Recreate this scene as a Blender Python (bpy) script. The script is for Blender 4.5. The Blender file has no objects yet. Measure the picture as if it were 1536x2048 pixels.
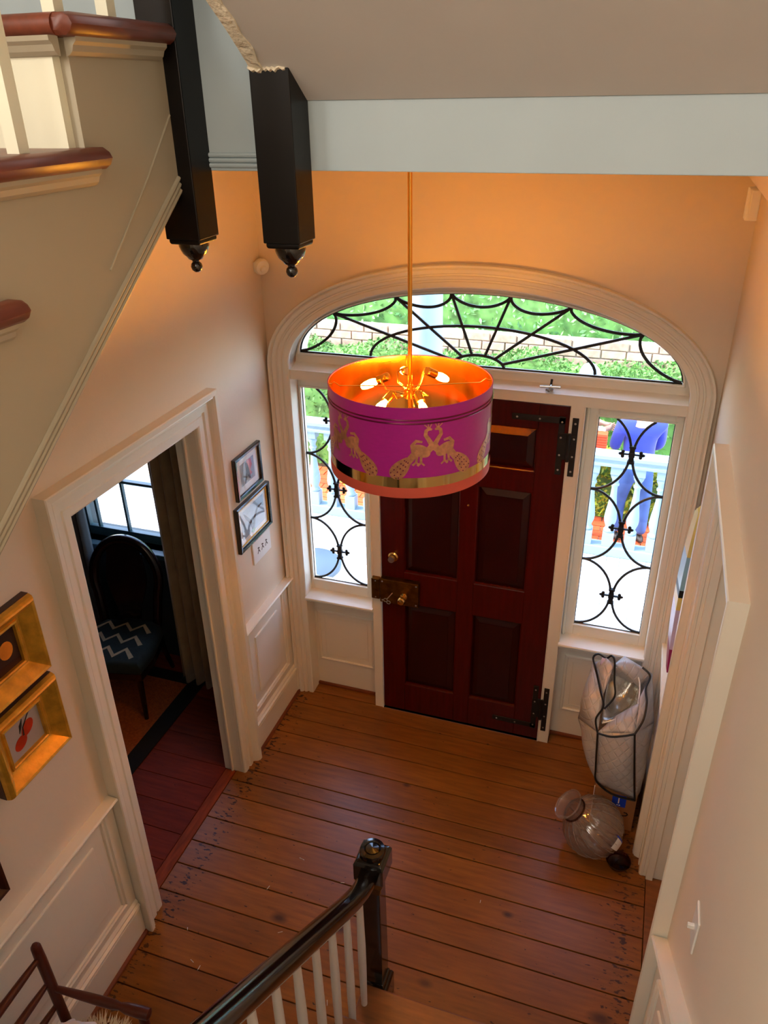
import bpy, math, random
from math import sin, cos, pi, sqrt, radians
from mathutils import Vector, Matrix
random.seed(7)
S = bpy.context.scene
COL = S.collection

# ------------------------------------------------------------------ camera
FPX, CX, CY = 1558.4, 768.0, 1024.0
YAW, PITCH, ROLL = radians(-19.0491), radians(-28.2593), radians(-1.0574)
CAMLOC = Vector((1.3666, -3.8922, 3.75))
d_ = Vector((sin(YAW)*cos(PITCH), cos(YAW)*cos(PITCH), sin(PITCH)))
r_ = Vector((cos(YAW), -sin(YAW), 0)); u_ = r_.cross(d_)
r2 = cos(ROLL)*r_ + sin(ROLL)*u_; u2 = -sin(ROLL)*r_ + cos(ROLL)*u_
cam = bpy.data.cameras.new('camera'); camo = bpy.data.objects.new('camera', cam); COL.objects.link(camo)
camo.matrix_world = Matrix(((r2.x, u2.x, -d_.x, CAMLOC.x), (r2.y, u2.y, -d_.y, CAMLOC.y), (r2.z, u2.z, -d_.z, CAMLOC.z), (0, 0, 0, 1)))
cam.sensor_fit = 'VERTICAL'; cam.sensor_height = 36; cam.sensor_width = 27; cam.lens = 36*FPX/2048
cam.clip_start = 0.02; cam.clip_end = 200
S.camera = camo

# ------------------------------------------------------------------ world, sun, daylight, exposure
W = bpy.data.worlds.new('sky'); S.world = W; W.use_nodes = True
nt = W.node_tree; bg = nt.nodes['Background']
sky = nt.nodes.new('ShaderNodeTexSky'); sky.sky_type = 'NISHITA'; sky.sun_disc = False
sky.sun_elevation = radians(48); sky.sun_rotation = radians(250); sky.dust_density = 2.0; sky.altitude = 20
nt.links.new(sky.outputs[0], bg.inputs[0]); bg.inputs[1].default_value = 1.4
def light(name, typ, loc, energy, color, rot=(0, 0, 0), **kw):
    l = bpy.data.lights.new(name, typ); l.energy = energy; l.color = color
    for k, v in kw.items(): setattr(l, k, v)
    o = bpy.data.objects.new(name, l); o.location = loc; o.rotation_euler = rot; COL.objects.link(o); return o
light('sun', 'SUN', (6, 3, 9), 4.2, (1, .96, .88), (0, radians(40), radians(8)), angle=radians(12))
# daylight of the stair window behind the landing and of the window on the upper floor
light('stair_window_daylight', 'AREA', (0.5, -5.3, 4.9), 24, (1, .96, .90), (radians(90), 0, 0), shape='RECTANGLE', size=1.3, size_y=2.0)
light('landing_fill_light', 'AREA', (-.60, -4.6, 4.7), 62, (1, .95, .88), (radians(78), 0, radians(-80)), shape='RECTANGLE', size=1.0, size_y=1.6)  # added fill lamp without a window, brightens the right wall from the left
light('upper_floor_daylight', 'AREA', (0.3, -0.35, 5.4), 12, (.84, .93, 1), (radians(-90), 0, 0), shape='RECTANGLE', size=1.6, size_y=1.5)
S.view_settings.view_transform = 'Standard'; S.view_settings.look = 'None'
S.view_settings.gamma = 1; S.view_settings.use_curve_mapping = False
S.view_settings.exposure = 0.44

# ------------------------------------------------------------------ materials
def srgb(r, g, b):
    f = lambda c: (c/255/12.92 if c/255 <= .04045 else ((c/255+.055)/1.055)**2.4)
    return (f(r), f(g), f(b), 1)
def mat(name, col, rough=.5, metal=0.0, var=.06, vscale=6, bump=0.0, bscale=60, spec=.5, stretch=None, emit=None, estr=0, coat=0, rnd=0.0, sheen=0):
    m = bpy.data.materials.new(name); m.use_nodes = True; n = m.node_tree.nodes; l = m.node_tree.links
    b = n['Principled BSDF']; b.inputs['Roughness'].default_value = rough; b.inputs['Metallic'].default_value = metal
    b.inputs['Specular IOR Level'].default_value = spec; b.inputs['Coat Weight'].default_value = coat
    b.inputs['Coat Roughness'].default_value = .08
    if sheen: b.inputs['Sheen Weight'].default_value = sheen
    tc = n.new('ShaderNodeTexCoord'); mp = n.new('ShaderNodeMapping'); l.new(tc.outputs['Object'], mp.inputs[0])
    if stretch: mp.inputs['Scale'].default_value = stretch
    nz = n.new('ShaderNodeTexNoise'); nz.inputs['Scale'].default_value = vscale; nz.inputs['Detail'].default_value = 5
    l.new(mp.outputs[0], nz.inputs[0])
    hs = n.new('ShaderNodeHueSaturation'); hs.inputs['Color'].default_value = col
    mr = n.new('ShaderNodeMapRange'); mr.inputs[1].default_value = .3; mr.inputs[2].default_value = .7
    mr.inputs[3].default_value = 1-var; mr.inputs[4].default_value = 1+var
    l.new(nz.outputs[0], mr.inputs[0])
    if rnd:
        oi = n.new('ShaderNodeObjectInfo'); m2 = n.new('ShaderNodeMapRange'); m2.inputs[3].default_value = 1-rnd; m2.inputs[4].default_value = 1+rnd
        l.new(oi.outputs['Random'], m2.inputs[0]); mu = n.new('ShaderNodeMath'); mu.operation = 'MULTIPLY'
        l.new(mr.outputs[0], mu.inputs[0]); l.new(m2.outputs[0], mu.inputs[1]); l.new(mu.outputs[0], hs.inputs['Value'])
    else: l.new(mr.outputs[0], hs.inputs['Value'])
    l.new(hs.outputs[0], b.inputs['Base Color'])
    if bump:
        n2 = n.new('ShaderNodeTexNoise'); n2.inputs['Scale'].default_value = bscale; n2.inputs['Detail'].default_value = 3
        l.new(mp.outputs[0], n2.inputs[0]); bp = n.new('ShaderNodeBump'); bp.inputs['Strength'].default_value = bump; bp.inputs['Distance'].default_value = .01
        l.new(n2.outputs[0], bp.inputs['Height']); l.new(bp.outputs[0], b.inputs['Normal'])
    if emit: b.inputs['Emission Color'].default_value = emit; b.inputs['Emission Strength'].default_value = estr
    return m
def quilt(m):
    n = m.node_tree.nodes; l = m.node_tree.links; b = n['Principled BSDF']; tc = [x for x in n if x.type == 'TEX_COORD'][0]; prev = None
    for ang in (.7, -.7):
        mp = n.new('ShaderNodeMapping'); mp.inputs['Rotation'].default_value = (0, ang, 0); l.new(tc.outputs['Object'], mp.inputs[0])
        w = n.new('ShaderNodeTexWave'); w.inputs['Scale'].default_value = 7.5; w.bands_direction = 'X'; l.new(mp.outputs[0], w.inputs[0])
        r = n.new('ShaderNodeMapRange'); r.inputs[1].default_value = 0; r.inputs[2].default_value = .12; l.new(w.outputs['Fac'], r.inputs[0])
        if prev: mi = n.new('ShaderNodeMath'); mi.operation = 'MINIMUM'; l.new(prev.outputs[0], mi.inputs[0]); l.new(r.outputs[0], mi.inputs[1]); prev = mi
        else: prev = r
    bp0 = [x for x in n if x.type == 'BUMP'][0]; bp = n.new('ShaderNodeBump'); bp.inputs['Strength'].default_value = .5; bp.inputs['Distance'].default_value = .004
    l.new(prev.outputs[0], bp.inputs['Height']); l.new(bp0.outputs[0], bp.inputs['Normal']); l.new(bp.outputs[0], b.inputs['Normal'])
def glassmat(name, tint=(1, 1, 1, 1), gl=1.0, milk=0):
    m = bpy.data.materials.new(name); m.use_nodes = True; n = m.node_tree.nodes; l = m.node_tree.links
    for x in list(n): n.remove(x)
    o = n.new('ShaderNodeOutputMaterial'); t = n.new('ShaderNodeBsdfTransparent'); t.inputs[0].default_value = tint
    g = n.new('ShaderNodeBsdfGlossy'); g.inputs['Roughness'].default_value = .02; f = n.new('ShaderNodeLayerWeight')
    pw = n.new('ShaderNodeMath'); pw.operation = 'POWER'; pw.inputs[1].default_value = 4.0; l.new(f.outputs['Facing'], pw.inputs[0])
    mm = n.new('ShaderNodeMath'); mm.operation = 'MULTIPLY_ADD'; mm.inputs[1].default_value = min(.9, .6*gl); mm.inputs[2].default_value = .03*gl; l.new(pw.outputs[0], mm.inputs[0])
    x = n.new('ShaderNodeMixShader'); l.new(mm.outputs[0], x.inputs[0]); l.new(t.outputs[0], x.inputs[1]); l.new(g.outputs[0], x.inputs[2])
    if milk:
        df = n.new('ShaderNodeBsdfDiffuse'); df.inputs[0].default_value = (.8, .72, .68, 1); x2 = n.new('ShaderNodeMixShader'); x2.inputs[0].default_value = milk
        l.new(x.outputs[0], x2.inputs[1]); l.new(df.outputs[0], x2.inputs[2]); l.new(x2.outputs[0], o.inputs[0])
    else: l.new(x.outputs[0], o.inputs[0])
    return m
def floormat(name, c1, c2, rough=.33, spec=.4):
    m = mat(name, c1, rough, 0, .25, 3.0, .05, 30, .45, (1.5, 14, 14), rnd=.16)
    n = m.node_tree.nodes; l = m.node_tree.links; b = n['Principled BSDF']; hs = [x for x in n if x.type == 'HUE_SAT'][0]
    tc = [x for x in n if x.type == 'TEX_COORD'][0]
    # dark dents, nail marks and wear
    b.inputs['Specular IOR Level'].default_value = spec
    mp = n.new('ShaderNodeMapping'); mp.inputs['Scale'].default_value = (1, 2.2, 1); l.new(tc.outputs['Object'], mp.inputs[0])
    vo = n.new('ShaderNodeTexNoise'); vo.inputs['Scale'].default_value = 26; vo.inputs['Detail'].default_value = 2; l.new(mp.outputs[0], vo.inputs[0])
    rp = n.new('ShaderNodeValToRGB'); rp.color_ramp.elements[0].position = .70; rp.color_ramp.elements[0].color = (0, 0, 0, 1)
    rp.color_ramp.elements[1].position = .75; rp.color_ramp.elements[1].color = (1, 1, 1, 1); l.new(vo.outputs[0], rp.inputs[0])
    mx = n.new('ShaderNodeMix'); mx.data_type = 'RGBA'; mx.inputs[7].default_value = c2
    l.new(rp.outputs[0], mx.inputs[0]); l.new(hs.outputs[0], mx.inputs[6])
    lg = n.new('ShaderNodeTexNoise'); lg.inputs['Scale'].default_value = 1.6; lg.inputs['Detail'].default_value = 3; l.new(tc.outputs['Object'], lg.inputs[0])
    r2_ = n.new('ShaderNodeMapRange'); r2_.inputs[1].default_value = .35; r2_.inputs[2].default_value = .7; r2_.inputs[3].default_value = 0; r2_.inputs[4].default_value = .55; l.new(lg.outputs[0], r2_.inputs[0])
    # worn, pitted bands along the two doorways and a few knots
    sx = n.new('ShaderNodeSeparateXYZ'); l.new(tc.outputs['Object'], sx.inputs[0])
    def band(c, w):
        a = n.new('ShaderNodeMath'); a.operation = 'SUBTRACT'; a.inputs[1].default_value = c; l.new(sx.outputs[0], a.inputs[0])
        b_ = n.new('ShaderNodeMath'); b_.operation = 'ABSOLUTE'; l.new(a.outputs[0], b_.inputs[0])
        q = n.new('ShaderNodeMapRange'); q.inputs[1].default_value = 0; q.inputs[2].default_value = w; q.inputs[3].default_value = .16; q.inputs[4].default_value = 0; l.new(b_.outputs[0], q.inputs[0]); return q
    q1, q2 = band(1.67, .13), band(-.60, .12); ad = n.new('ShaderNodeMath'); ad.operation = 'ADD'; l.new(q1.outputs[0], ad.inputs[0]); l.new(q2.outputs[0], ad.inputs[1])
    ad2 = n.new('ShaderNodeMath'); ad2.operation = 'ADD'; l.new(vo.outputs[0], ad2.inputs[0]); l.new(ad.outputs[0], ad2.inputs[1]); l.new(ad2.outputs[0], rp.inputs[0])
    cur = mx.outputs[2]
    for kx, ky, kr in ((-.02, -1.66, .035), (.30, -1.62, .03), (.79, -1.75, .028), (1.60, -1.66, .045), (.35, -.62, .02), (1.1, -1.28, .022)):
        vd = n.new('ShaderNodeVectorMath'); vd.operation = 'DISTANCE'; vd.inputs[1].default_value = (kx, ky, 0)
        sc_ = n.new('ShaderNodeVectorMath'); sc_.operation = 'MULTIPLY'; sc_.inputs[1].default_value = (.6, 1, 0); l.new(tc.outputs['Object'], sc_.inputs[0]); vd.inputs[1].default_value = (kx*.6, ky, 0); l.new(sc_.outputs[0], vd.inputs[0])
        km = n.new('ShaderNodeMapRange'); km.inputs[1].default_value = kr; km.inputs[2].default_value = kr*.25; km.inputs[3].default_value = 0; km.inputs[4].default_value = .85; l.new(vd.outputs['Value'], km.inputs[0])
        kx_ = n.new('ShaderNodeMix'); kx_.data_type = 'RGBA'; kx_.inputs[7].default_value = c2; l.new(km.outputs[0], kx_.inputs[0]); l.new(cur, kx_.inputs[6]); cur = kx_.outputs[2]
    m3 = n.new('ShaderNodeMix'); m3.data_type = 'RGBA'; m3.inputs[7].default_value = (c1[0]*.55, c1[1]*.42, c1[2]*.5, 1)
    l.new(r2_.outputs[0], m3.inputs[0]); l.new(cur, m3.inputs[6]); l.new(m3.outputs[2], b.inputs['Base Color'])
    return m
M = dict(
 rib=glassmat('glass_rib', (.80, .76, .74, 1), 6.0, .10),
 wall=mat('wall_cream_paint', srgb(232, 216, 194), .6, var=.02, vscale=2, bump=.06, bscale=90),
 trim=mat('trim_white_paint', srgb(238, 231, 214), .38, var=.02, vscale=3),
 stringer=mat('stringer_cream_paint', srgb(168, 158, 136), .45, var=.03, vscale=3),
 riser=mat('riser_ivory_paint', srgb(232, 230, 206), .45, var=.03),
 ceil=mat('ceiling_white_plaster', srgb(192, 187, 180), .75, var=.02, bump=.03, bscale=70),
 fascia=mat('fascia_pale_blue_paint', srgb(172, 186, 190), .6, var=.02),
 plaster=mat('rough_plaster_edge', srgb(222, 210, 185), .9, var=.12, vscale=25, bump=.7, bscale=60),
 floor=floormat('pine_floorboard', srgb(140, 86, 28), srgb(30, 12, 5)),
 floor2=floormat('dining_floorboard', srgb(124, 46, 18), srgb(45, 16, 5), .5, .15),
 gap=mat('board_joint_dark', srgb(36, 14, 6), .8),
 thresh=mat('threshold_wood', srgb(134, 60, 26), .55, var=.25, vscale=4, stretch=(12, 2, 12), spec=.2),
 tread=mat('stair_tread_wood', srgb(112, 52, 32), .35, var=.25, vscale=4, stretch=(12, 2, 12)),
 step=mat('first_tread_wood', srgb(128, 76, 34), .4, var=.2, vscale=4, stretch=(2, 12, 12)),
 shoe=mat('shoe_moulding_wood', srgb(120, 58, 22), .4, var=.2),
 black=mat('black_gloss_paint', srgb(13, 9, 8), .16, var=.05, coat=.6), blacknewel=mat('black_newel_paint', srgb(9, 6, 5), .34, var=.05, spec=.25),
 blackmat=mat('black_iron', srgb(14, 13, 13), .55, var=.1, bump=.1),
 iron=mat('leaded_iron', srgb(24, 20, 18), .5, var=.1),
 bal=mat('baluster_white', srgb(228, 222, 214), .4, var=.02),
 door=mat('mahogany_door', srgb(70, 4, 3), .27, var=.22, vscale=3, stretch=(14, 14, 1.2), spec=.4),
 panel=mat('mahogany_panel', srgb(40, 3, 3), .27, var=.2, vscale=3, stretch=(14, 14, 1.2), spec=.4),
 brass=mat('aged_brass', srgb(120, 84, 34), .38, 1, var=.35, vscale=25),
 brassl=mat('bright_brass', srgb(236, 190, 110), .18, 1, var=.05),
 steel=mat('steel', srgb(190, 188, 182), .3, 1),
 gold=mat('shade_gold_foil', srgb(255, 196, 92), .16, 1, var=.03),
 goldband=mat('shade_gold_band', srgb(226, 190, 120), .1, 1, var=.04),
 copper=mat('lamp_brass', srgb(255, 190, 90), .2, 1, var=.03),
 magenta=mat('magenta_cotton_shade', srgb(184, 14, 152), .42, var=.05, vscale=40, bump=.12, bscale=300, stretch=(1, 1, 3), sheen=.2),
 magband=mat('dark_magenta_band', srgb(110, 20, 60), .25, .4),
 pinktrim=mat('coral_trim', srgb(222, 96, 74), .5),
 foil=mat('printed_gold_peacock', srgb(222, 160, 120), .3, .6, var=.2, vscale=60),
 foildot=mat('peacock_dots', srgb(120, 20, 70), .5),
 bulb=mat('bulb_glow', (1, .5, .1, 1), .3, emit=(1, .40, .03, 1), estr=225),
 glass=glassmat('window_glass'),
 vase=glassmat('blown_glass', (.93, .90, .89, 1), 3.2, .07),
 darkglass=glassmat('wine_dark_glass', (.42, .2, .17, 1), 1.8),
 white=mat('white_plastic', srgb(240, 236, 228), .35),
 goldframe=mat('gilt_frame', srgb(222, 168, 58), .34, .5, var=.28, vscale=18, bump=.1),
 goldin=mat('dark_gilt_side', srgb(110, 60, 22), .4, .3, var=.3, vscale=16),
 framebrown=mat('frame_brown_edge', srgb(58, 22, 12), .35),
 chairwood=mat('chair_turned_wood', srgb(78, 28, 16), .35, var=.2),
 fur=mat('sheepskin', srgb(238, 226, 200), .95, var=.08, sheen=.4),
 gauze=mat('gauze_cloth', srgb(240, 230, 228), .7, var=.05),
 leather=mat('studded_brown_leather', srgb(94, 62, 38), .5, var=.2),
 bag=mat('silver_quilted_cloth', srgb(188, 184, 184), .42, .1, var=.06, vscale=14, bump=.3, bscale=16),
 bagin=mat('bag_foil_lining', srgb(200, 198, 190), .25, .7, bump=.5, bscale=30),
 piping=mat('black_piping', srgb(12, 12, 14), .5),
 kraft=mat('kraft_cardboard', srgb(164, 112, 68), .75, var=.06),
 bluetape=mat('blue_tape', srgb(20, 70, 210), .4),
 teal=mat('dining_wall_teal', srgb(40, 52, 58), .6),
 curtain=mat('brown_velvet_curtain', srgb(176, 146, 108), .8, var=.12, vscale=10, sheen=.3),
 curtaing=mat('grey_curtain', srgb(120, 124, 128), .8, var=.1),
 tealtrim=mat('dark_teal_sash', srgb(52, 78, 84), .4),
 darkchair=mat('dark_mahogany_chair', srgb(34, 10, 8), .22, var=.2, coat=.3),
 seatfab=mat('slate_seat_fabric', srgb(34, 46, 44), .85, var=.2, vscale=40),
 seatzig=mat('tan_zigzag', srgb(200, 170, 130), .85, var=.1, vscale=40),
 sisal=mat('sisal_weave', srgb(178, 92, 42), .9, var=.25, vscale=60, bump=.5, bscale=120),
 rugb=mat('rug_black_border', srgb(16, 12, 12), .9),
 deck=mat('porch_deck_paint', srgb(196, 202, 206), .5, var=.03),
 porchw=mat('porch_white_paint', srgb(150, 172, 186), .5, var=.03),
 brick=mat('sidewalk_brick', srgb(208, 92, 48), .8, var=.15, vscale=20, rnd=.22),
 mortar=mat('mortar', srgb(205, 190, 170), .9),
 wallbrick=mat('weathered_garden_brick', srgb(190, 160, 138), .85, var=.25, vscale=14, rnd=.18),
 earth=mat('planting_earth', srgb(84, 66, 46), .95, var=.3),
 leafd=mat('hedge_leaf', srgb(96, 144, 70), .6, var=.55, vscale=7),
 leafl=mat('ivy_leaf', srgb(128, 186, 112), .6, var=.5, vscale=5),
 leafy=mat('yellow_green_leaf', srgb(164, 178, 56), .6, var=.5, vscale=9),
 skin=mat('skin', srgb(214, 160, 132), .5),
 jeans=mat('blue_jeans', srgb(66, 98, 160), .8, var=.18, vscale=12),
 fleece=mat('cobalt_fleece', srgb(44, 62, 176), .9, var=.1, sheen=.3),
 shirt=mat('white_shirt', srgb(244, 242, 240), .7),
 vest=mat('grey_vest', srgb(140, 150, 160), .8),
 greyhair=mat('grey_hair', srgb(150, 158, 170), .8, var=.2, vscale=30),
 khaki=mat('dark_trousers', srgb(70, 52, 54), .8),
 shoemat=mat('dark_shoe', srgb(40, 34, 34), .5),
 orange=mat('orange_plastic', srgb(226, 84, 44), .5),
 tabletop=mat('grey_table_top', srgb(84, 100, 116), .35),
 paper=mat('white_paper', srgb(246, 244, 240), .7, var=.01),
 matgrey=mat('pale_blue_paper', srgb(176, 196, 214), .7, var=.08),
 red=mat('print_red', srgb(206, 96, 74), .6), brown=mat('print_brown', srgb(84, 48, 32), .6),
 ink=mat('print_ink', srgb(30, 24, 22), .6), greyp=mat('print_grey', srgb(176, 176, 178), .7),
 paintbg=mat('painting_grey_ground', srgb(176, 164, 158), .5, var=.12), paintdk=mat('painting_dark_ground', srgb(52, 24, 14), .5, var=.3),
 plum=mat('painted_red_plum', srgb(186, 50, 22), .3, var=.3, vscale=14), peach=mat('painted_peach', srgb(232, 140, 40), .35, var=.25, vscale=14),
 yel=mat('toy_yellow', srgb(236, 216, 128), .4), sky_=mat('toy_sky_blue', srgb(150, 198, 226), .35),
 lav=mat('toy_lavender', srgb(214, 200, 238), .35), mag2=mat('toy_magenta', srgb(168, 8, 96), .4),
)

quilt(M['bag'])
# ------------------------------------------------------------------ mesh builder
class G:
    def __init__(s): s.v = []; s.f = []; s.sm = []
    def add(s, vs, fs, smooth=False):
        o = len(s.v); s.v += [tuple(v) for v in vs]; s.f += [tuple(i+o for i in f) for f in fs]; s.sm += [smooth]*len(fs); return s
    def box(s, x0, x1, y0, y1, z0, z1):
        x0, x1 = min(x0, x1), max(x0, x1); y0, y1 = min(y0, y1), max(y0, y1); z0, z1 = min(z0, z1), max(z0, z1)
        return s.add([(x0, y0, z0), (x1, y0, z0), (x1, y1, z0), (x0, y1, z0), (x0, y0, z1), (x1, y0, z1), (x1, y1, z1), (x0, y1, z1)],
              [(3, 2, 1, 0), (4, 5, 6, 7), (0, 1, 5, 4), (1, 2, 6, 5), (2, 3, 7, 6), (3, 0, 4, 7)])
    def prism(s, pts, fn, h0, h1, smooth=False):
        n = len(pts); a = sum(pts[i][0]*pts[(i+1) % n][1]-pts[(i+1) % n][0]*pts[i][1] for i in range(n))
        if a < 0: pts = pts[::-1]
        vs = [fn(u, v, h0) for u, v in pts]+[fn(u, v, h1) for u, v in pts]
        return s.add(vs, [tuple(range(n))[::-1], tuple(range(n, 2*n))]+[(i, (i+1) % n, (i+1) % n+n, i+n) for i in range(n)], smooth)
    def tube(s, pts, rad, n=8, closed=False, cap=True, sx=1.0):
        pts = [Vector(p) for p in pts]; m = len(pts); rs = rad if isinstance(rad, (list, tuple)) else [rad]*m
        vs = []; prev = None
        for i, p in enumerate(pts):
            if closed: t = pts[(i+1) % m]-pts[i-1]
            else: t = pts[min(i+1, m-1)]-pts[max(i-1, 0)]
            t.normalize()
            if prev is None:
                a = Vector((0, 0, 1)) if abs(t.z) < .9 else Vector((1, 0, 0)); x = t.cross(a).normalized()
            else: x = (prev-t*prev.dot(t)).normalized()
            prev = x; y = t.cross(x)
            for k in range(n):
                a = 2*pi*k/n; vs.append(p+(x*cos(a)*sx+y*sin(a))*rs[i])
        fs = []
        for i in range(m if closed else m-1):
            j = (i+1) % m
            for k in range(n): fs.append((i*n+k, i*n+(k+1) % n, j*n+(k+1) % n, j*n+k))
        s.add(vs, fs, True)
        if cap and not closed: s.add(vs[:n], [tuple(range(n))[::-1]]); s.add(vs[-n:], [tuple(range(n))])
        return s
    def lathe(s, prof, origin, axis=(0, 0, 1), n=24, wob=None, xref=None):
        ax = Vector(axis).normalized(); a = Vector(xref) if xref else (Vector((1, 0, 0)) if abs(ax.x) < .9 else Vector((0, 1, 0)))
        x = (a-ax*a.dot(ax)).normalized(); y = ax.cross(x); o = Vector(origin); vs = []
        for r, z in prof:
            for k in range(n):
                t = 2*pi*k/n; rr = r*(wob(t, z) if wob else 1); vs.append(o+ax*z+(x*cos(t)+y*sin(t))*rr)
        fs = [(i*n+k, i*n+(k+1) % n, (i+1)*n+(k+1) % n, (i+1)*n+k) for i in range(len(prof)-1) for k in range(n)]
        s.add(vs, fs, True)
        if prof[0][0] > 1e-4: s.add(vs[:n], [tuple(range(n))[::-1]])
        if prof[-1][0] > 1e-4: s.add(vs[-n:], [tuple(range(n))])
        return s
    def sweep(s, path, prof, fn, closed=False, side=1, smooth=False):
        n = len(path); vs = []; k = len(prof)
        for i in range(n):
            p = Vector(path[i])
            a = (Vector(path[i])-Vector(path[i-1])) if (i > 0 or closed) else None
            b = (Vector(path[(i+1) % n])-Vector(path[i])) if (i < n-1 or closed) else None
            a = a.normalized() if a else b.normalized(); b = b.normalized() if b else a
            n1 = Vector((-a.y, a.x))*side; n2 = Vector((-b.y, b.x))*side; mt = (n1+n2)/max(.2, 1+n1.dot(n2))
            for o, h in prof: q = p+mt*o; vs.append(fn(q.x, q.y, h))
        fs = [(i*k+j, i*k+j+1, ((i+1) % n)*k+j+1, ((i+1) % n)*k+j) for i in range(n if closed else n-1) for j in range(k-1)]
        s.add(vs, fs, smooth)
        if not closed: s.add(vs[:k], [tuple(range(k))]); s.add(vs[-k:], [tuple(range(k))])
        return s
    def loft(s, rings, cap=True, smooth=True, closed=True):
        n = len(rings[0]); vs = [p for r in rings for p in r]
        fs = [(i*n+k, i*n+(k+1) % n, (i+1)*n+(k+1) % n, (i+1)*n+k) for i in range(len(rings)-1) for k in range(n if closed else n-1)]
        s.add(vs, fs, smooth)
        if cap: s.add(rings[0], [tuple(range(n))[::-1]]); s.add(rings[-1], [tuple(range(n))])
        return s
    def ell(s, c, r, n=14, m=9, rot=None):
        c = Vector(c); rings = []
        vs = []; fs = []
        for i in range(m+1):
            a = pi*i/m
            for k in range(n):
                t = 2*pi*k/n; q = Vector((r[0]*sin(a)*cos(t), r[1]*sin(a)*sin(t), r[2]*cos(a)))
                if rot: q = rot @ q
                vs.append(c+q)
        for i in range(m):
            for k in range(n): fs.append((i*n+k, (i+1)*n+k, (i+1)*n+(k+1) % n, i*n+(k+1) % n))
        return s.add(vs, fs, True)
    def build(s, name, m, parent=None, bevel=0, fix=True, loc=None):
        me = bpy.data.meshes.new(name); me.from_pydata(s.v, [], s.f); me.validate()
        if fix:
            import bmesh
            bm = bmesh.new(); bm.from_mesh(me); bmesh.ops.remove_doubles(bm, verts=bm.verts, dist=1e-5); bmesh.ops.recalc_face_normals(bm, faces=bm.faces)
            bm.to_mesh(me); bm.free()
        if all(s.sm) or (fix and any(s.sm)):
            for p in me.polygons: p.use_smooth = True
            if not all(s.sm) or True:
                try: me.set_sharp_from_angle(angle=radians(38))
                except Exception: pass
        me.materials.append(M[m] if isinstance(m, str) else m)
        o = bpy.data.objects.new(name, me); COL.objects.link(o)
        if parent is not None: put(o, parent)
        if bevel:
            b = o.modifiers.new('bevel', 'BEVEL'); b.width = bevel; b.segments = 2; b.limit_method = 'ANGLE'
        return o
def put(o, parent):
    o.parent = parent
    o.matrix_parent_inverse = parent_world(parent).inverted()
def parent_world(p):
    m = Matrix.LocRotScale(p.location, p.rotation_euler, p.scale)
    if p.parent: m = parent_world(p.parent) @ p.matrix_parent_inverse @ m
    return m
def tag(o, label=None, cat=None, group=None, kind=None):
    if label: o['label'] = label
    if cat: o['category'] = cat
    if group: o['group'] = group
    if kind: o['kind'] = kind
    return o
def thing(name, loc, label, cat, group=None):
    o = bpy.data.objects.new(name, None); o.location = loc; o.empty_display_size = .1; COL.objects.link(o)
    return tag(o, label, cat, group)
def struct(name, loc=(0, 0, 0)):
    o = bpy.data.objects.new(name, None); o.location = loc; COL.objects.link(o); return tag(o, kind='structure')
def st(o): return tag(o, kind='structure')
def copytree(o, parent=None, delta=None):
    c = o.copy(); COL.objects.link(c)
    if parent is not None: c.parent = parent; c.matrix_parent_inverse = o.matrix_parent_inverse.copy()
    for ch in list(o.children): copytree(ch, c)
    return c
Fm = lambda u, v, h: (u, -h, v)                # front wall, h into the hall
XLW, XRW = -.66, 1.75
Lm = lambda u, v, h: (XLW+h, u, v)             # left wall
Rm = lambda u, v, h: (XRW-h, u, v)             # right wall
def arc(cx, cz, a, b, t0, t1, n): return [(cx+a*cos(t0+(t1-t0)*i/n), cz+b*sin(t0+(t1-t0)*i/n)) for i in range(n+1)]

# ------------------------------------------------------------------ room shell
ZC, ZL, YF = 3.60, 4.10, -2.13          # hall ceiling, upper floor level, edge of the upper landing
fl = st(G().box(-.82, 1.95, -5.4, .0, -.12, -.022).build('floor', 'gap'))
seams = [-.0, -.135, -.285, -.43, -.605, -.80, -.905, -1.02, -1.20, -1.373, -1.53, -1.70, -1.865, -2.03, -2.2, -2.38, -2.55, -2.72, -2.9, -3.08]
for a, b in zip(seams, seams[1:]):
    x0 = -.705 if -1.78 < a and b < -.83 else -.655
    x1 = 1.765 if -1.70 < (a+b)/2 < -.82 else 1.745
    G().box(x0, x1, b+.0028, a-.0028, -.022, 0).build('floor_board', 'floor', fl, .0025)
G().box(-.55, -.06, .003, .1, -.022, 0).build('floor_board', 'floor', fl, .002)
G().box(1.125, 1.60, .003, .1, -.022, 0).build('floor_board', 'floor', fl, .002)
# threshold strips of the two side doorways
thr = st(G().box(-.775, -.708, -1.775, -.84, -.02, .004).build('trim_4', 'thresh', None, .003))
G().box(-.784, -.778, -1.775, -.84, -.02, .002).build('threshold_board', 'floor2', thr, .001)
st(G().box(1.768, 1.95, -1.70, -.83, -.02, .002).build('trim_5', 'step', None, .003))

# left wall with the dining room doorway
g = G()
g.box(-.78, XLW, -5.4, -1.80, -.02, 6.6).box(-.78, XLW, -1.80, -.82, 2.345, 6.6).box(-.78, XLW, -.82, .26, -.02, 6.6)
wl = st(g.build('wall_left', 'wall'))
# right wall with its doorway
g = G()
g.box(XRW, 1.95, -5.4, -1.72, -.02, 6.6).box(XRW, 1.95, -1.72, -.81, 2.345, 6.6).box(XRW, 1.95, -.81, .26, -.02, 6.6)
wr = st(g.build('wall_right', 'wall'))
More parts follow.
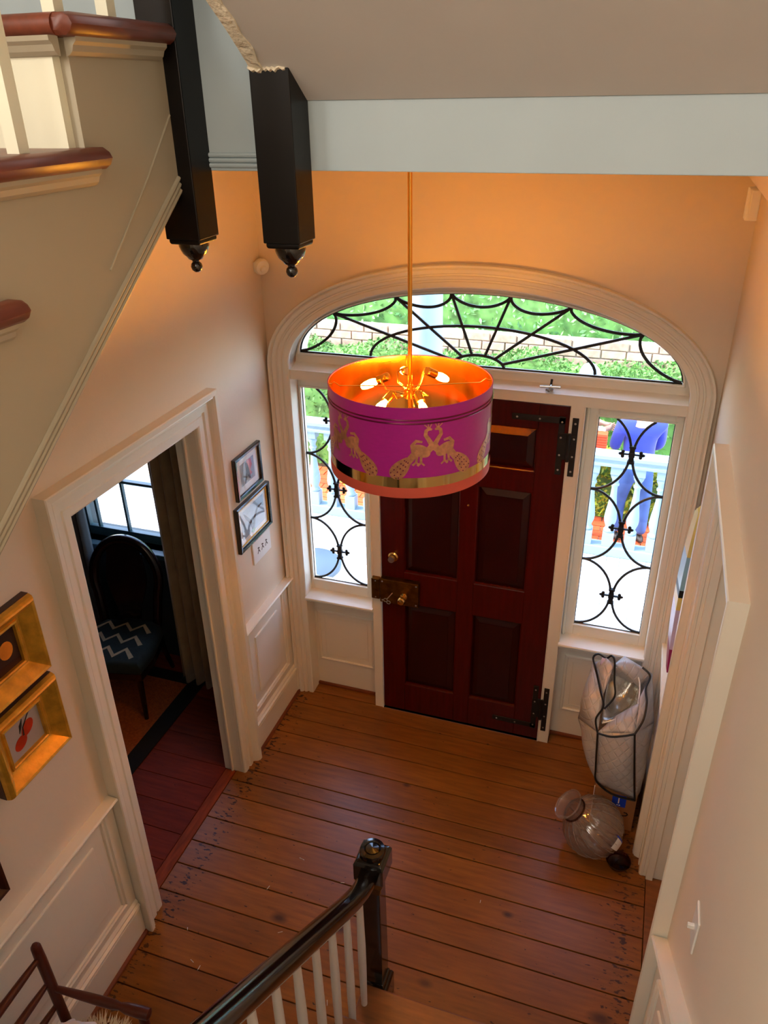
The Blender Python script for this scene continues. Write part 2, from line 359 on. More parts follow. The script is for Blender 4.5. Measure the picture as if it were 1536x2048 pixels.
# front wall above the arched entrance
AX, AZ = .542, 2.40
IN = arc(AX, AZ, 1.07, .485, pi, 0, 48)
g = G()
rows = [(-.66, AZ)]+IN+[(1.75, AZ)]
for (xa, za), (xb, zb) in zip(rows, rows[1:]):
    if xb-xa < 1e-4: continue
    g.prism([(xa, za), (xb, zb), (xb, ZC+.1), (xa, ZC+.1)], Fm, 0, -.25)
g.box(-.66, -.56, 0, .14, -.02, AZ).box(1.644, 1.75, 0, .14, -.02, AZ)
st(g.build('wall_front', 'wall'))
# upper storey: landing slab (its underside is the hall ceiling), front wall, back wall, roof
st(G().box(-.66, 1.75, YF+.012, 0, ZC, ZL).build('ceiling', 'ceil'))
g = G(); g.box(-.68, .54, YF-.004, YF+.012, ZC-.004, ZL-.03).box(.54, 1.75, YF-.002, YF+.012, ZC-.002, ZL-.03)
st(g.build('trim_6', 'fascia', None, .002))
g = G()
for k in range(3): g.tube([(-.64, YF-.006, ZC+.008+k*.011), (.55, YF-.006, ZC+.008+k*.011)], .0052, 8)
st(g.build('trim_7', 'fascia'))
g = G(); g.box(-.86, 1.95, 0, .25, ZC+.1, ZL).box(-.86, 1.95, -.05, .2, ZL, 6.6)
st(g.build('wall_upper', 'wall'))
st(G().box(-.86, 1.95, -5.65, -5.42, -.02, 6.6).build('wall_back', 'wall'))
st(G().box(-.86, 1.95, -5.65, .26, 6.6, 6.8).build('ceiling_upper', 'ceil'))

# sloping underside of the flight that climbs to the next storey, with its rough plaster edge
g = G(); prof = [(YF-.006, 3.739), (-5.3, 3.739+.70*(5.3+YF)), (-5.3, 3.739+.70*(5.3+YF)+.4), (YF-.006, 4.13)]
XS = .535
g.prism(prof, lambda u, v, h: (h, u, v), XS, 1.75)
st(g.build('ceiling_slope', 'ceil'))
g = G(); rnd = random.Random(3); ring = []
for i in range(46):
    t = i/45; y = -2.21-t*1.4; z = 3.735+.70*(-y+YF)+.004; j = lambda a: (rnd.random()-.5)*a
    ring.append([(XS+.012+j(.008), y, z-.008+j(.004)), (XS-.022+j(.008), y, z-.004+j(.006)), (XS-.026+j(.008), y, z+.03), (XS+.01, y, z+.05)])
g.loft(ring, smooth=False); 
ring = []
for i in range(16):
    t = i/15; x = XS-.026+t*.085
    ring.append([(x, -2.222+j(.006)-.006, 3.797+j(.010)), (x, -2.205, 3.788+j(.008)), (x, -2.17, 3.79), (x, -2.20, 3.83)])
g.loft(ring, smooth=False)
st(g.build('trim_8', 'plaster'))

# ------------------------------------------------------------------ arched entrance
cas = [(0, .0005), (0, .012), (.006, .017), (.03, .017), (.034, .011), (.040, .011), (.046, .02), (.060, .024), (.064, .018), (.070, .018), (.076, .028), (.094, .034), (.100, .028), (.106, .044), (.116, .048), (.118, .044), (.118, .0)]
path = [(AX-1.07, 0), (AX-1.07, 1.2)]+IN+[(AX+1.07, 1.2), (AX+1.07, 0)]
st(G().sweep(path, cas, Fm, side=1).build('trim_1', 'trim'))
# reveal (intrados) of the arch and jambs
g = G(); g.sweep(path, [(0, 0), (0, -.135), (.03, -.135), (.03, 0)], Fm, side=1)
st(g.build('trim_2', 'trim'))
# posts and transom bar
g = G()
g.box(-.062, -.004, -.006, .14, 0, 2.318).box(1.056, 1.122, -.006, .14, 0, 2.318)
g.box(-.528, 1.612, -.006, .14, 2.318, 2.374)
g.prism([(-.528, 2.374), (1.612, 2.374), (1.612, 2.376), (-.528, 2.376)], Fm, .012, -.1)
g.add([(-.528, .0, 2.374), (1.612, .0, 2.374), (1.612, .1, 2.40), (-.528, .1, 2.40)], [(0, 1, 2, 3)])
# beads along the posts
g.tube([(-.064, -.006, .80), (-.064, -.006, 2.318)], .005, 6).tube([(1.124, -.006, .80), (1.124, -.006, 2.318)], .005, 6)
g.tube([(-.006, -.007, 0), (-.006, -.007, 2.318)], .004, 6).tube([(1.056, -.007, 0), (1.056, -.007, 2.318)], .004, 6)
st(g.build('trim_3', 'trim', None))

def iron_curve(pts, w=.0075): return [Vector(p) for p in pts]
def sidelight(n, x0, x1, gx0, gx1, wide_left):
    w = struct('window_%d' % n, ((x0+x1)/2, .1, .82))
    z0, z1, gz0, gz1 = .825, 2.318, .91, 2.243
    g = G(); g.box(x0, gx0, .086, .13, z0, z1).box(gx1, x1, .086, .13, z0, z1).box(gx0, gx1, .086, .13, z0, gz0).box(gx0, gx1, .086, .13, gz1, z1)
    g.build('sash', 'trim', w, .003)
    # bead inside the sash
    g = G(); g.sweep([(gx0, gz0), (gx1, gz0), (gx1, gz1), (gx0, gz1)], [(0, -.086), (0, -.079), (.006, -.077), (.011, -.080), (.011, -.087)], Fm, closed=True, side=-1)
    g.build('glazing_bead', 'trim', w)
    xs = x0 if wide_left else x1
    G().tube([(xs+(.012 if wide_left else -.012), .078, z0), (xs+(.012 if wide_left else -.012), .078, z1)], .009, 8).build('sash_bead', 'trim', w)
    G().box(gx0-.01, gx1+.01, .104, .108, gz0-.01, gz1+.01).build('pane', 'glass', w)
    # sill
    g = G(); g.sweep([(x0-.002, 0), (x1+.002, 0)], [(0, 0), (0, 0)], lambda u, v, h: (u, v, h)) if False else None
    s = [(.13, .79), (-.012, .79), (-.02, .795), (-.012, .802), (-.028, .806), (-.032, .814), (-.028, .822), (.0, .826), (.13, .834)]
    g.prism(s, lambda u, v, h: (h, u, v), x0-.004, x1+.004); g.build('sill', 'trim', w)
    # iron tracery: rows of half circles meeting at collars
    mid = (gx0+gx1)/2; a = (gx1-gx0)/2; nodes = [2.042, 1.59, 1.141]; b = .225
    yg = .1
    gr = G(); gr.box(gx0, gx1, yg-.002, yg+.002, gz0-.001, gz0+.005)
    gr.box(gx0-.001, gx0+.004, yg-.002, yg+.002, gz0, gz1).box(gx1-.004, gx1+.001, yg-.002, yg+.002, gz0, gz1).box(gx0, gx1, yg-.002, yg+.002, gz1-.004, gz1+.001)
    g0 = gr.build('iron_frame', 'iron', w)
    for zc in nodes:
        for sgn in (-1, 1):
            pts = []
            for i in range(25):
                t = -pi/2+pi*i/24
                x = mid+sgn*(a-(a-.006)*cos(t)); z = zc+b*sin(t)
                if gz0 < z < gz1: pts.append((x, yg, z))
            G().tube(pts, .0074, 6).build('iron_scroll', 'iron', w)
        g = G(); g.box(mid-.016, mid+.016, yg-.014, yg+.012, zc-.014, zc+.014).box(mid-.019, mid+.019, yg-.016, yg+.012, zc-.052, zc-.038).box(mid-.018, mid+.018, yg-.015, yg+.012, zc+.038, zc+.050)
        g.box(mid-.013, mid+.013, yg-.011, yg+.01, zc-.045, zc+.045)
        col = g.build('collar', 'blackmat', w, .003)
        for sgn in (-1, 1):
            c = mid+sgn*.047
            q = G(); q.box(mid+sgn*.012, c, yg-.006, yg+.006, zc-.004, zc+.004)
            q.ell((c+sgn*.010, yg, zc), (.012, .007, .009), 8, 5).ell((c-.001*sgn, yg, zc+.013), (.010, .007, .011), 8, 5).ell((c-.001*sgn, yg, zc-.013), (.010, .007, .011), 8, 5)
            q.build('fleur_ornament', 'blackmat', col)
    return w
def understile(x0, x1, px0, px1, pz0, pz1, name):
    g = G(); g.box(x0, x1, .102, .14, .012, .79)
    o = st(g.build(name, 'trim'))
    rect = [(px0, pz0), (px1, pz0), (px1, pz1), (px0, pz1)]
    G().sweep(rect, [(0, -.103), (0, -.096), (.006, -.09), (.014, -.092), (.02, -.098), (.022, -.103)], Fm, closed=True, side=-1).build('panel_moulding', 'trim', o)
    ins = .035
    G().sweep([(px0+ins, pz0+ins), (px1-ins, pz0+ins), (px1-ins, pz1-ins), (px0+ins, pz1-ins)], [(0, -.1005), (.003, -.099), (.006, -.1005)], Fm, closed=True, side=-1).build('panel_field_line', 'trim', o)
    G().box(x0, x1, .082, .102, 0, .022).build('shoe_moulding', 'shoe', o, .006)
sidelight(1, -.528, -.064, -.508, -.129, False)
sidelight(2, 1.124, 1.612, 1.192, 1.573, True)
understile(-.53, -.06, -.49, -.115, .245, .63, 'trim_9')
understile(1.12, 1.612, 1.185, 1.565, .235, .64, 'trim_10')

# fanlight (transom)
w3 = struct('window_3', (AX, .1, 2.40)); TX, TZ, TA, TB = .537, 2.449, 1.038, .388
def ell_ring(a0, b0, z0c, a1, b1, z1c, n=48):
    A = arc(TX, z0c, a0, b0, pi, 0, n); B = arc(AX, z1c, a1, b1, pi, 0, n); return A, B
A, B = ell_ring(TA, TB, TZ, 1.072, .487, AZ)
g = G()
for i in range(48): g.prism([A[i], A[i+1], B[i+1], B[i]], Fm, -.0875, -.128)
g.box(-.53, 1.614, .086, .13, 2.37, TZ)
g.build('sash', 'trim', w3)
G().sweep([(TX-TA, TZ)]+arc(TX, TZ, TA, TB, pi, 0, 48)[1:-1]+[(TX+TA, TZ)], [(0, -.086), (0, -.08), (.008, -.077), (.012, -.081), (.012, -.087)], Fm, closed=True, side=1).build('glazing_bead', 'trim', w3)
G().prism(arc(TX, TZ-.002, TA+.008, TB+.008, 0, pi, 40), Fm, -.104, -.108).build('pane', 'glass', w3)
g = G(); yg = .098
P = arc(TX, TZ+.003, TA-.003, TB-.004, 0, pi, 60)
g.tube([(x, yg, z) for x, z in P], .006, 6, closed=True)
g.build('iron_frame', 'iron', w3)
def onarc(dx): return (TX+dx, yg, TZ+(TB-.004)*sqrt(max(0, 1-(dx/TA)**2)))
spk = [-.82, -.46, -.155, .155, .46, .82]
hub = lambda t: (TX+.14*cos(t), yg, TZ+.065*sin(t))
hubang = [2.75, 2.25, 1.82, pi-1.82, pi-2.25, pi-2.75]
for dx, t in zip(spk, hubang): G().tube([onarc(dx), hub(t)], .0082, 6).build('iron_spoke', 'iron', w3)
G().tube([hub(pi*i/20) for i in range(21)], .0085, 6).build('iron_hub_arc', 'iron', w3)
G().tube([(TX+.61*cos(pi*i/30), yg, TZ+.012+.205*sin(pi*i/30)) for i in range(31)], .0082, 6).build('iron_middle_arc', 'iron', w3)
pts = [(-1.03, 0)]+[(d, 1) for d in spk]+[(1.03, 0)]
for i in range(7):
    p0 = Vector((TX-1.03, yg, TZ+.008)) if i == 0 else Vector(onarc(spk[i-1])); p1 = Vector((TX+1.03, yg, TZ+.008)) if i == 6 else Vector(onarc(spk[i]))
    m = (p0+p1)/2; dr = (Vector((TX, yg, TZ-.06))-m).normalized()
    dep = .075 if i in (0, 6) else .072
    if i == 3: dep = .06
    pl = []
    for k in range(17):
        t = k/16; pl.append(p0.lerp(p1, t)+dr*dep*(1-(2*t-1)**2)**.75)
    G().tube(pl, .0085, 6).build('iron_scallop', 'iron', w3)
g = G(); g.box(.918, .955, -.02, .03, 2.392, 2.400).tube([(.885, -.004, 2.408), (.99, .002, 2.410)], .006, 8).tube([(.932, -.02, 2.392), (.945, .01, 2.412)], .008, 8)
g.build('steel_latch', 'steel', w3); G().tube([(.938, .02, 2.40), (.940, .03, 2.44)], .006, 8).build('latch_pin', 'blackmat', w3)

# ------------------------------------------------------------------ front door
d1 = struct('door_1', (.53, .02, 0))
X0, X1, ZT = 0.0, 1.052, 2.314
cols = [(X0, .145), (.485, .585), (.893, X1)]
rails = [(.012, .237), (.90, 1.13), (1.79, 1.92), (2.17, ZT)]
g = G(); g.box(X0, X1, .028, .046, .012, ZT)
for a, b in cols: g.box(a, b, 0, .03, .012, ZT)
for a, b in rails: g.box(.145, .485, 0.0004, .03, a, b).box(.585, .893, 0.0004, .03, a, b)
g.build('leaf_frame', 'door', d1, .003)
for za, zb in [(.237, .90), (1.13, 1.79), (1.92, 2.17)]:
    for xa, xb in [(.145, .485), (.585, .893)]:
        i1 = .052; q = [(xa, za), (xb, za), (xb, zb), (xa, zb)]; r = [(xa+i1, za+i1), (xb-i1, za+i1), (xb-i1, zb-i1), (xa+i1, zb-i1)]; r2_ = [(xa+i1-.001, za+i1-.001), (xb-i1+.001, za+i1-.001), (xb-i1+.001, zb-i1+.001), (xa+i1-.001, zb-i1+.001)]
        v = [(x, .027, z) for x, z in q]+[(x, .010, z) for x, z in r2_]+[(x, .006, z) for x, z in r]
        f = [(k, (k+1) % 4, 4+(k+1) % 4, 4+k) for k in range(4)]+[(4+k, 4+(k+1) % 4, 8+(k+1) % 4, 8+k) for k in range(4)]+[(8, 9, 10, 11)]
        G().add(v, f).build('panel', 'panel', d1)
        G().sweep(q, [(0, -.001), (.004, -.003), (.009, -.014), (.009, -.03)], Fm, closed=True, side=1).build('panel_bead', 'door', d1)
def hinge(zt, zb, arm_z, up):
    # leaf on the door with a long arm along the rail, leaf on the post, knuckle between
    h = G(); h.box(1.000, 1.032, -.006, .002, zb, zt).box(.752, 1.032, -.006, .002, arm_z, arm_z+.034)
    zm = (zt+zb)/2
    h.box(1.0, 1.055, -.007, .002, zm-.075, zm+.075)
    o = h.build('strap_hinge', 'blackmat', d1, .002)
    k = G(); k.box(1.068, 1.100, -.012, -.004, zb, zt).box(1.05, 1.1, -.013, -.004, zm-.07, zm+.07); k.build('post_leaf', 'blackmat', o, .002)
    k = G(); k.lathe([(.0001, zm-.08), (.010, zm-.08), (.010, zm+.08), (.0001, zm+.08)], (1.058, -.014, 0), n=12); k.build('knuckle', 'blackmat', o)
    k = G()
    for z in (zt-.03, zm+.05, zm-.05, zb+.03):
        for x in (1.016, 1.084): k.ell((x, -.008 if x < 1.05 else -.014, z), (.006, .003, .006), 8, 5)
    for x in (.78, .9): k.ell((x, -.008, arm_z+.017), (.006, .003, .006), 8, 5)
    k.build('screw', 'steel', o)
hinge(2.255, 1.922, 2.215, True); hinge(.45, .10, .105, False)
lk = G().box(.002, .252, -.045, .001, .915, 1.085).build('rim_lock', 'brass', d1, .004)
g = G(); g.box(.002, .252, -.0475, -.044, .915, 1.085); g.build('lock_plate', 'brass', lk, .002)
G().box(-.058, -.004, -.04, -.004, .925, 1.075).build('keeper', 'brass', lk, .004)
G().lathe([(.0001, 0), (.022, 0), (.022, .006), (.011, .01), (.010, .03), (.02, .036), (.0285, .05), (.0285, .058), (.02, .072), (.0001, .076)], (.160, -.046, .985), (0, -1, 0), 20).build('knob', 'brassl', lk)
g = G()
for x, z in ((.018, .93), (.018, 1.07), (.238, .93), (.238, 1.07)): g.ell((x, -.048, z), (.006, .003, .006), 8, 5)
for z in (.94, 1.06): g.ell((-.03, -.041, z), (.005, .003, .005), 8, 5)
g.build('screw', 'steel', lk)
g = G(); g.tube([(.085, -.047, .995), (.060, -.085, .968)], .003, 8)
g.tube([(.060+.012*cos(t*pi/6)-.008, -.088, .962+.012*sin(t*pi/6)) for t in range(12)], .0022, 6, closed=True)
g.tube([(.060+.012*cos(t*pi/6)+.012, -.09, .95+.011*sin(t*pi/6)) for t in range(12)], .0022, 6, closed=True)
g.build('key', 'steel', lk)
db = G().lathe([(.0001, 0), (.032, 0), (.032, .008), (.024, .014), (.024, .03), (.0001, .032)], (.079, 0, 1.235), (0, -1, 0), 24).build('deadbolt', 'brassl', d1)
g = G(); g.lathe([(.0001, 0), (.02, 0), (.019, .012), (.0001, .013)], (.076, -.032, 1.232), (0, -1, 0), 20); g.build('thumb_turn', 'steel', db)
G().lathe([(.0001, 0), (.008, 0), (.006, .004), (.0001, .005)], (.535, .0, 1.66), (0, -1, 0), 12).build('viewer_lens', 'brassl', d1)

# ------------------------------------------------------------------ side doorways
dc = [(0, .0005), (0, .012), (.004, .018), (.012, .022), (.045, .022), (.050, .016), (.058, .016), (.064, .026), (.092, .026), (.098, .02), (.106, .022), (.112, .040), (.118, .052), (.122, .050), (.128, .058), (.150, .060), (.155, .056), (.155, 0)]
st(G().sweep([(-1.775, 0), (-1.775, 2.325), (-.835, 2.325), (-.835, 0)], dc, Lm, side=1).build('trim_11', 'trim'))
g = G(); g.box(-.785, XLW, -1.80, -1.775, 0, 2.325).box(-.785, XLW, -.835, -.82, 0, 2.325).box(-.785, XLW, -1.80, -.82, 2.325, 2.345)
st(g.build('trim_12', 'trim', None, .002))
g = G(); g.box(-.735, -.722, -.848, -.835, 0, 2.325).box(-.735, -.722, -1.775, -1.762, 0, 2.325).box(-.735, -.722, -1.775, -.835, 2.312, 2.325)
st(g.build('trim_13', 'trim', None, .003))
dcr = dc
st(G().sweep([(-1.70, 0), (-1.70, 2.31), (-.83, 2.31), (-.83, 0)], dcr, Rm, side=1).build('trim_14', 'trim'))
g = G(); g.box(XRW, 1.94, -1.72, -1.70, 0, 2.31).box(XRW, 1.94, -.83, -.81, 0, 2.31).box(XRW, 1.94, -1.72, -.81, 2.31, 2.345)
g.box(1.765, 1.80, -.850, -.83, 0, 2.31)
st(g.build('trim_15', 'trim', None, .002))
st(G().box(1.90, 1.94, -1.70, -.83, .006, 2.31).build('door_2', 'trim'))

# ------------------------------------------------------------------ wainscot of the left wall (chair rail, panels, base)
rail_prof = [(0, .905), (.010, .905), (.014, .92), (.03, .935), (.036, .945), (.052, .952), (.056, .96), (.05, .968), (0, .970)]
def wains(name, mapf, ya, yb, panels, rise=0.0):
    sh = lambda u, v, h: mapf(u, v, h)
    o = st(G().prism([(ya, .0), (yb, .0), (yb, .93), (ya, .93)], mapf, -.004, .010).build(name, 'trim'))
    vs = []; 
    g = G(); g.loft([[mapf(ya, z, h) for h, z in rail_prof], [mapf(yb, z, h) for h, z in rail_prof]], smooth=False); g.build('chair_rail', 'trim', o)
    base = [(0, .012), (.024, .012), (.024, .185), (.016, .195), (.03, .205), (.03, .215), (.018, .222), (.022, .236), (.010, .25), (0, .25)]
    g = G(); g.loft([[mapf(ya, z, h) for h, z in base], [mapf(yb, z, h) for h, z in base]], smooth=False); g.build('base_moulding', 'trim', o)
    shp = [(.010, 0), (.040, 0), (.038, .012), (.030, .02), (.010, .02)]
    g = G(); g.loft([[mapf(ya, z, h) for h, z in shp], [mapf(yb, z, h) for h, z in shp]], smooth=False); g.build('shoe_moulding', 'shoe', o)
    for (a, b, c, d) in panels:
        rect = [(a, c), (b, c), (b, d), (a, d)]
        G().sweep(rect, [(-.034, .010), (-.032, .018), (-.026, .022), (-.020, .014), (-.015, .014), (-.010, .021), (-.003, .019), (0, .010)], mapf, closed=True, side=1).build('panel_moulding', 'trim', o)
        i = .07; G().prism([(a+i, c+i), (b-i, c+i), (b-i, d-i), (a+i, d-i)], mapf, .0, .019).build('panel_field', 'trim', o, .006)
    return o
wains('trim_16', Lm, -.675, .0, [(-.60, -.14, .335, .905)] if False else [(-.595, -.145, .34, .90)])
wains('trim_17', Lm, -5.3, -1.935, [(-3.1, -2.03, .33, .895), (-4.4, -3.3, .33, .895)])
wains('trim_18', Rm, -.67, .0, [(-.59, -.1, .34, .90)])
# right wall: rail and panelling climb with the stairs
o = st(G().prism([(-1.86, 0), (-1.86, .80), (-5.0, .80+.83*3.14), (-5.0, 0)], Rm, -.004, .012).build('trim_19', 'trim'))
sl = .83
g = G(); g.loft([[Rm(-1.86, z-.012, h) for h, z in rail_prof], [Rm(-5.0, z-.012+sl*3.14, h) for h, z in rail_prof]], smooth=False); g.build('chair_rail', 'trim', o)
def sloped(u, v, h): return (XRW-h, u, v+sl*(-u-1.86))
G().sweep([(-2.02, .28), (-3.2, .28), (-3.2, .76), (-2.02, .76)], [(-.034, .010), (-.032, .022), (-.026, .026), (-.020, .014), (-.015, .014), (-.010, .021), (-.003, .019), (0, .010)], sloped, closed=True, side=-1).build('panel_moulding', 'trim', o)
G().prism([(-2.09, .35), (-3.13, .35), (-3.13, .69), (-2.09, .69)], sloped, 0, .02).build('panel_field', 'trim', o, .005)

# ------------------------------------------------------------------ stairs
R_, RUN = .222, .27
ls = struct('trim_20', (1.15, -3.2, 0))       # lower flight
for k in range(9):
    y = -1.985-RUN*k; z = R_*(k+1)
    G().box(.60, XRW-.012, y-.02, y, z-R_-.004 if k else 0, z-.03).build('riser', 'riser', ls)
    yb = y-RUN-.022 if k < 8 else -5.4
    G().box(.562, XRW-.012, yb, y+.026, z-.032, z).build('tread', 'step', ls, .010)
g = G(); pts = [(-1.985, 0.005)]
for k in range(9): pts += [(-1.985-RUN*k, R_*(k+1)-.034), (-1.985-RUN*(k+1), R_*(k+1)-.034)]
pts += [(-4.42, 1.60), (-2.35, .005)]
for k in range(9):
    y = -1.985-RUN*k; g.prism([(y, max(.005, R_*k-.12)), (y, R_*(k+1)-.034), (y-RUN, R_*(k+1)-.034), (y-RUN, max(.005, R_*k-.12))], lambda u, v, h: (h, u, v), .575, .60)
g.build('open_stringer', 'riser', ls)
def railz(y): return .955+.82*(-y-2.043)
NX = .595
hr = thing('stair_handrail', (NX, -2.0, .95), 'glossy black handrail over white spindles, sloping down to the black newel post', 'handrail')
path = [(-1.944, .930), (-1.98, .938), (-2.04, .965), (-2.10, 1.006)]+[(y, railz(y)) for y in (-2.17, -2.4, -2.7, -3.0, -3.4, -4.2)]
prof = [(-.026, -.034), (-.038, -.012), (-.040, .006), (-.032, .024), (-.016, .034), (0, .037), (.016, .034), (.032, .024), (.040, .006), (.038, -.012), (.026, -.034)]
rings = []
for i, (y, z) in enumerate(path):
    a = Vector(path[max(i-1, 0)]); b = Vector(path[min(i+1, len(path)-1)]); t = (b-a).normalized(); nrm = Vector((t.y, -t.x))
    if nrm.y < 0: nrm = -nrm
    rings.append([(NX+x, y+nrm.x*h, z+nrm.y*h) for x, h in prof])
G().loft(rings).build('rail', 'black', hr)
yb = -2.045
for k in range(15):
    y = yb-.1345*k; n = int((-y-1.959)//RUN); zt = R_*(n+1); zr = railz(y)-.03
    if k == 0: zr = .925
    G().lathe([(.0135, zt), (.017, zt+.25), (.0175, zt+.4), (.0135, zr)], (NX, y, 0), n=12).build('spindle', 'bal', hr)
nw = thing('newel_post', (NX, -1.88, 0), 'black newel post with a round button top standing on the pine floor', 'newel post')
def sq(cx, cy, prof, g=None):
    g = g or G(); rings = [[(cx-w, cy-w, z), (cx+w, cy-w, z), (cx+w, cy+w, z), (cx-w, cy+w, z)] for w, z in prof]
    return g.loft(rings, smooth=False)
sq(NX, -1.88, [(.040, .1), (.043, .25), (.041, .60), (.039, .80), (.046, .845), (.060, .885), (.064, .90), (.064, .985), (.056, 1.002), (.046, 1.008)]).build('shaft', 'black', nw, .004)
sq(NX, -1.88, [(.063, 0), (.063, .13), (.058, .145), (.050, .15), (.047, .175), (.041, .18)]).build('base', 'black', nw, .003)
G().lathe([(.0001, 1.005), (.052, 1.005), (.055, 1.018), (.050, 1.034), (.036, 1.038), (.030, 1.030), (.027, 1.034), (.0001, 1.040)], (NX, -1.88, 0), n=28).build('button_cap', 'black', nw)

# upper flight on the left
us = struct('trim_21', (-.2, -3.2, 3.0))
XST = .31; TT = [3.885, 3.668, 3.446, 3.224, 3.002, 2.780]; YR = [-2.53, -2.83, -3.13, -3.43, -3.73, -4.03]
pts = [(-2.222, 3.556), (-2.222, 3.95)]
yy = -2.23
for z, y in zip(TT, YR): pts += [(yy, z-.036), (y, z-.036)]; yy = y
pts += [(-4.03, 2.30), (-2.97, 3.027), (-2.603, 3.283)]
# stringer board as columns so that the outline stays clean
g = G(); zl = lambda y: 3.556-.705*(-y-2.222)
cur = -2.222
for z, y in zip(TT, YR): g.prism([(cur, zl(cur)), (cur, z-.036), (y, z-.036), (y, zl(y))], lambda u, v, h: (h, u, v), XST-.04, XST); cur = y
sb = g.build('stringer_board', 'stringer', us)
g = G()
for k in range(3):
    g.tube([(XST+.001, -2.222, zl(-2.222)+.006+k*.013), (XST+.001, -4.03, zl(-4.03)+.006+k*.013)], .0058, 8)
g.build('stringer_bead', 'stringer', us)
# repaired split line across the stringer
G().tube([(XST+.0005, -2.225, 3.715), (XST+.0005, -2.34, 3.60), (XST+.0005, -2.52, 3.44)], .0025, 6).build('stringer_seam', 'stringer', us)
for k, (z, y) in enumerate(zip(TT, YR)):
    back = -2.21 if k == 0 else YR[k-1]+.036
    G().box(XLW+.002, XST-.02, y-.02, y, z-.222+.0, z-.036).build('riser', 'riser', us)
    g = G(); e = XST+.042; rr = .019
    g.prism([(y-.036+rr*(1-sin(a))-rr*.0, z-rr+rr*cos(a)) for a in [pi*i/8 for i in range(9)]]+[(YR[k-1] if k else -2.23, z-2*rr), (YR[k-1] if k else -2.23, z)], lambda u, v, h: (h, u, v), XLW+.002, XST)
    # rounded return along the open side
    rg = []
    for yv, sc in [(y-.030, .5), (y-.036+.012, .9), (y-.01, 1), (back-.014, 1), (back-.004, .85), (back, .45)]:
        rg.append([(XST-.002, yv, z-rr-rr*sc), (XST+.024*sc, yv, z-rr-rr*sc), (XST+.036*sc, yv, z-rr-rr*.6*sc), (XST+.042*sc, yv, z-rr), (XST+.036*sc, yv, z-rr+rr*.6*sc), (XST+.024*sc, yv, z-rr+rr*sc), (XST-.002, yv, z-rr+rr*sc)])
    g.loft(rg); g.build('tread', 'tread', us)
    cv = [(0, -.036), (.026, -.036), (.025, -.044), (.018, -.05), (.014, -.060), (.007, -.066), (0, -.068)]
    g = G(); g.loft([[(XST+a, y-.005, z+b) for a, b in cv], [(XST+a, back-.030, z+b) for a, b in cv]], smooth=False)
    g.loft([[(XLW+.002, y-a-.02, z+b) for a, b in cv], [(XST+.0, y-a-.02, z+b) for a, b in cv]], smooth=False)
    g.build('cove_moulding', 'stringer', us)
ub = thing('upper_balustrade', (XST-.02, -2.9, 3.4), 'thin square ivory balusters standing on the brown treads of the upper flight, top left', 'balusters')
for k, (z, ys) in enumerate(zip(TT, [(-2.37, -2.525), (-2.685, -2.83), (-2.985, -3.13), (-3.28, -3.43), (-3.58, -3.73)])):
    for y in ys: G().box(XST-.032, XST-.006, y-.013, y+.013, z, 5.1-.1*k).build('baluster', 'riser', ub)
def dropnewel(x, y, ztop, label):
    o = thing('drop_newel', (x, y, 3.38), label, 'newel post', 'pendant newels of the upper landing'); w = .0455
    sq(x, y, [(w, 3.452), (w, ztop)]).build('shaft', 'blacknewel', o, .0025)
    sq(x, y, [(.038, 3.440), (.041, 3.444), (.041, 3.452)]).build('shoulder', 'blacknewel', o, .002)
    G().lathe([(.0001, 3.442), (.036, 3.441), (.037, 3.434), (.034, 3.425), (.029, 3.415), (.021, 3.408), (.017, 3.402), (.010, 3.399), (.0085, 3.395), (.0125, 3.391), (.0145, 3.384), (.012, 3.376), (.006, 3.371), (.0001, 3.370)], (x, y, 0), n=24).build('pendant', 'black', o)
    return o
dropnewel(.301, -2.1765, 5.2, 'left black drop newel with turned pendant, beside the cream stringer of the upper flight')
dropnewel(.556, -2.1765, 4.0, 'right black drop newel with turned pendant, under the rough plaster soffit edge')

# ------------------------------------------------------------------ pendant lamp
LX, LY, LZ0, LZ1, LR = .535, -1.15, 2.44, 2.785, .3155
lp = thing('drum_pendant_lamp', (LX, LY, LZ0), 'magenta drum pendant lamp with gold lining and peacock print hanging on a brass rod', 'lamp')
def cyl(z0, z1, r, n=96): return G().loft([[(LX+r*cos(2*pi*k/n), LY+r*sin(2*pi*k/n), z) for k in range(n)] for z in (z0, z1)], cap=False)
sh = cyl(LZ0, LZ1, LR).build('lamp_shade', 'magenta', lp)
cyl(LZ0, LZ1, LR-.003).build('shade_lining', 'gold', lp)
n = 96
G().loft([[(LX+r*cos(2*pi*k/n), LY+r*sin(2*pi*k/n), z) for k in range(n)] for r, z in ((LR-.0034, LZ1-.003), (LR-.0034, LZ1+.001), (LR+.0006, LZ1+.001), (LR+.0006, LZ1-.003))], cap=False).build('top_rim', 'magenta', lp)
cyl(LZ0+.036, LZ0+.078, LR+.0012).build('gold_band', 'goldband', lp)
g = G()
for z in (2.728, 2.741): g.tube([(LX+(LR+.0006)*cos(2*pi*k/n), LY+(LR+.0006)*sin(2*pi*k/n), z) for k in range(n)], .003, 6, closed=True)
g.build('band_line', 'magband', lp)
G().loft([[(LX+r*cos(2*pi*k/n), LY+r*sin(2*pi*k/n), z) for k in range(n)] for r, z in ((LR-.005, LZ0+.02), (LR-.005, LZ0-.003), (LR+.002, LZ0-.004), (LR+.0032, LZ0+.016), (LR+.002, LZ0+.037), (LR-.0, LZ0+.037))], cap=False).build('coral_trim', 'pinktrim', lp)
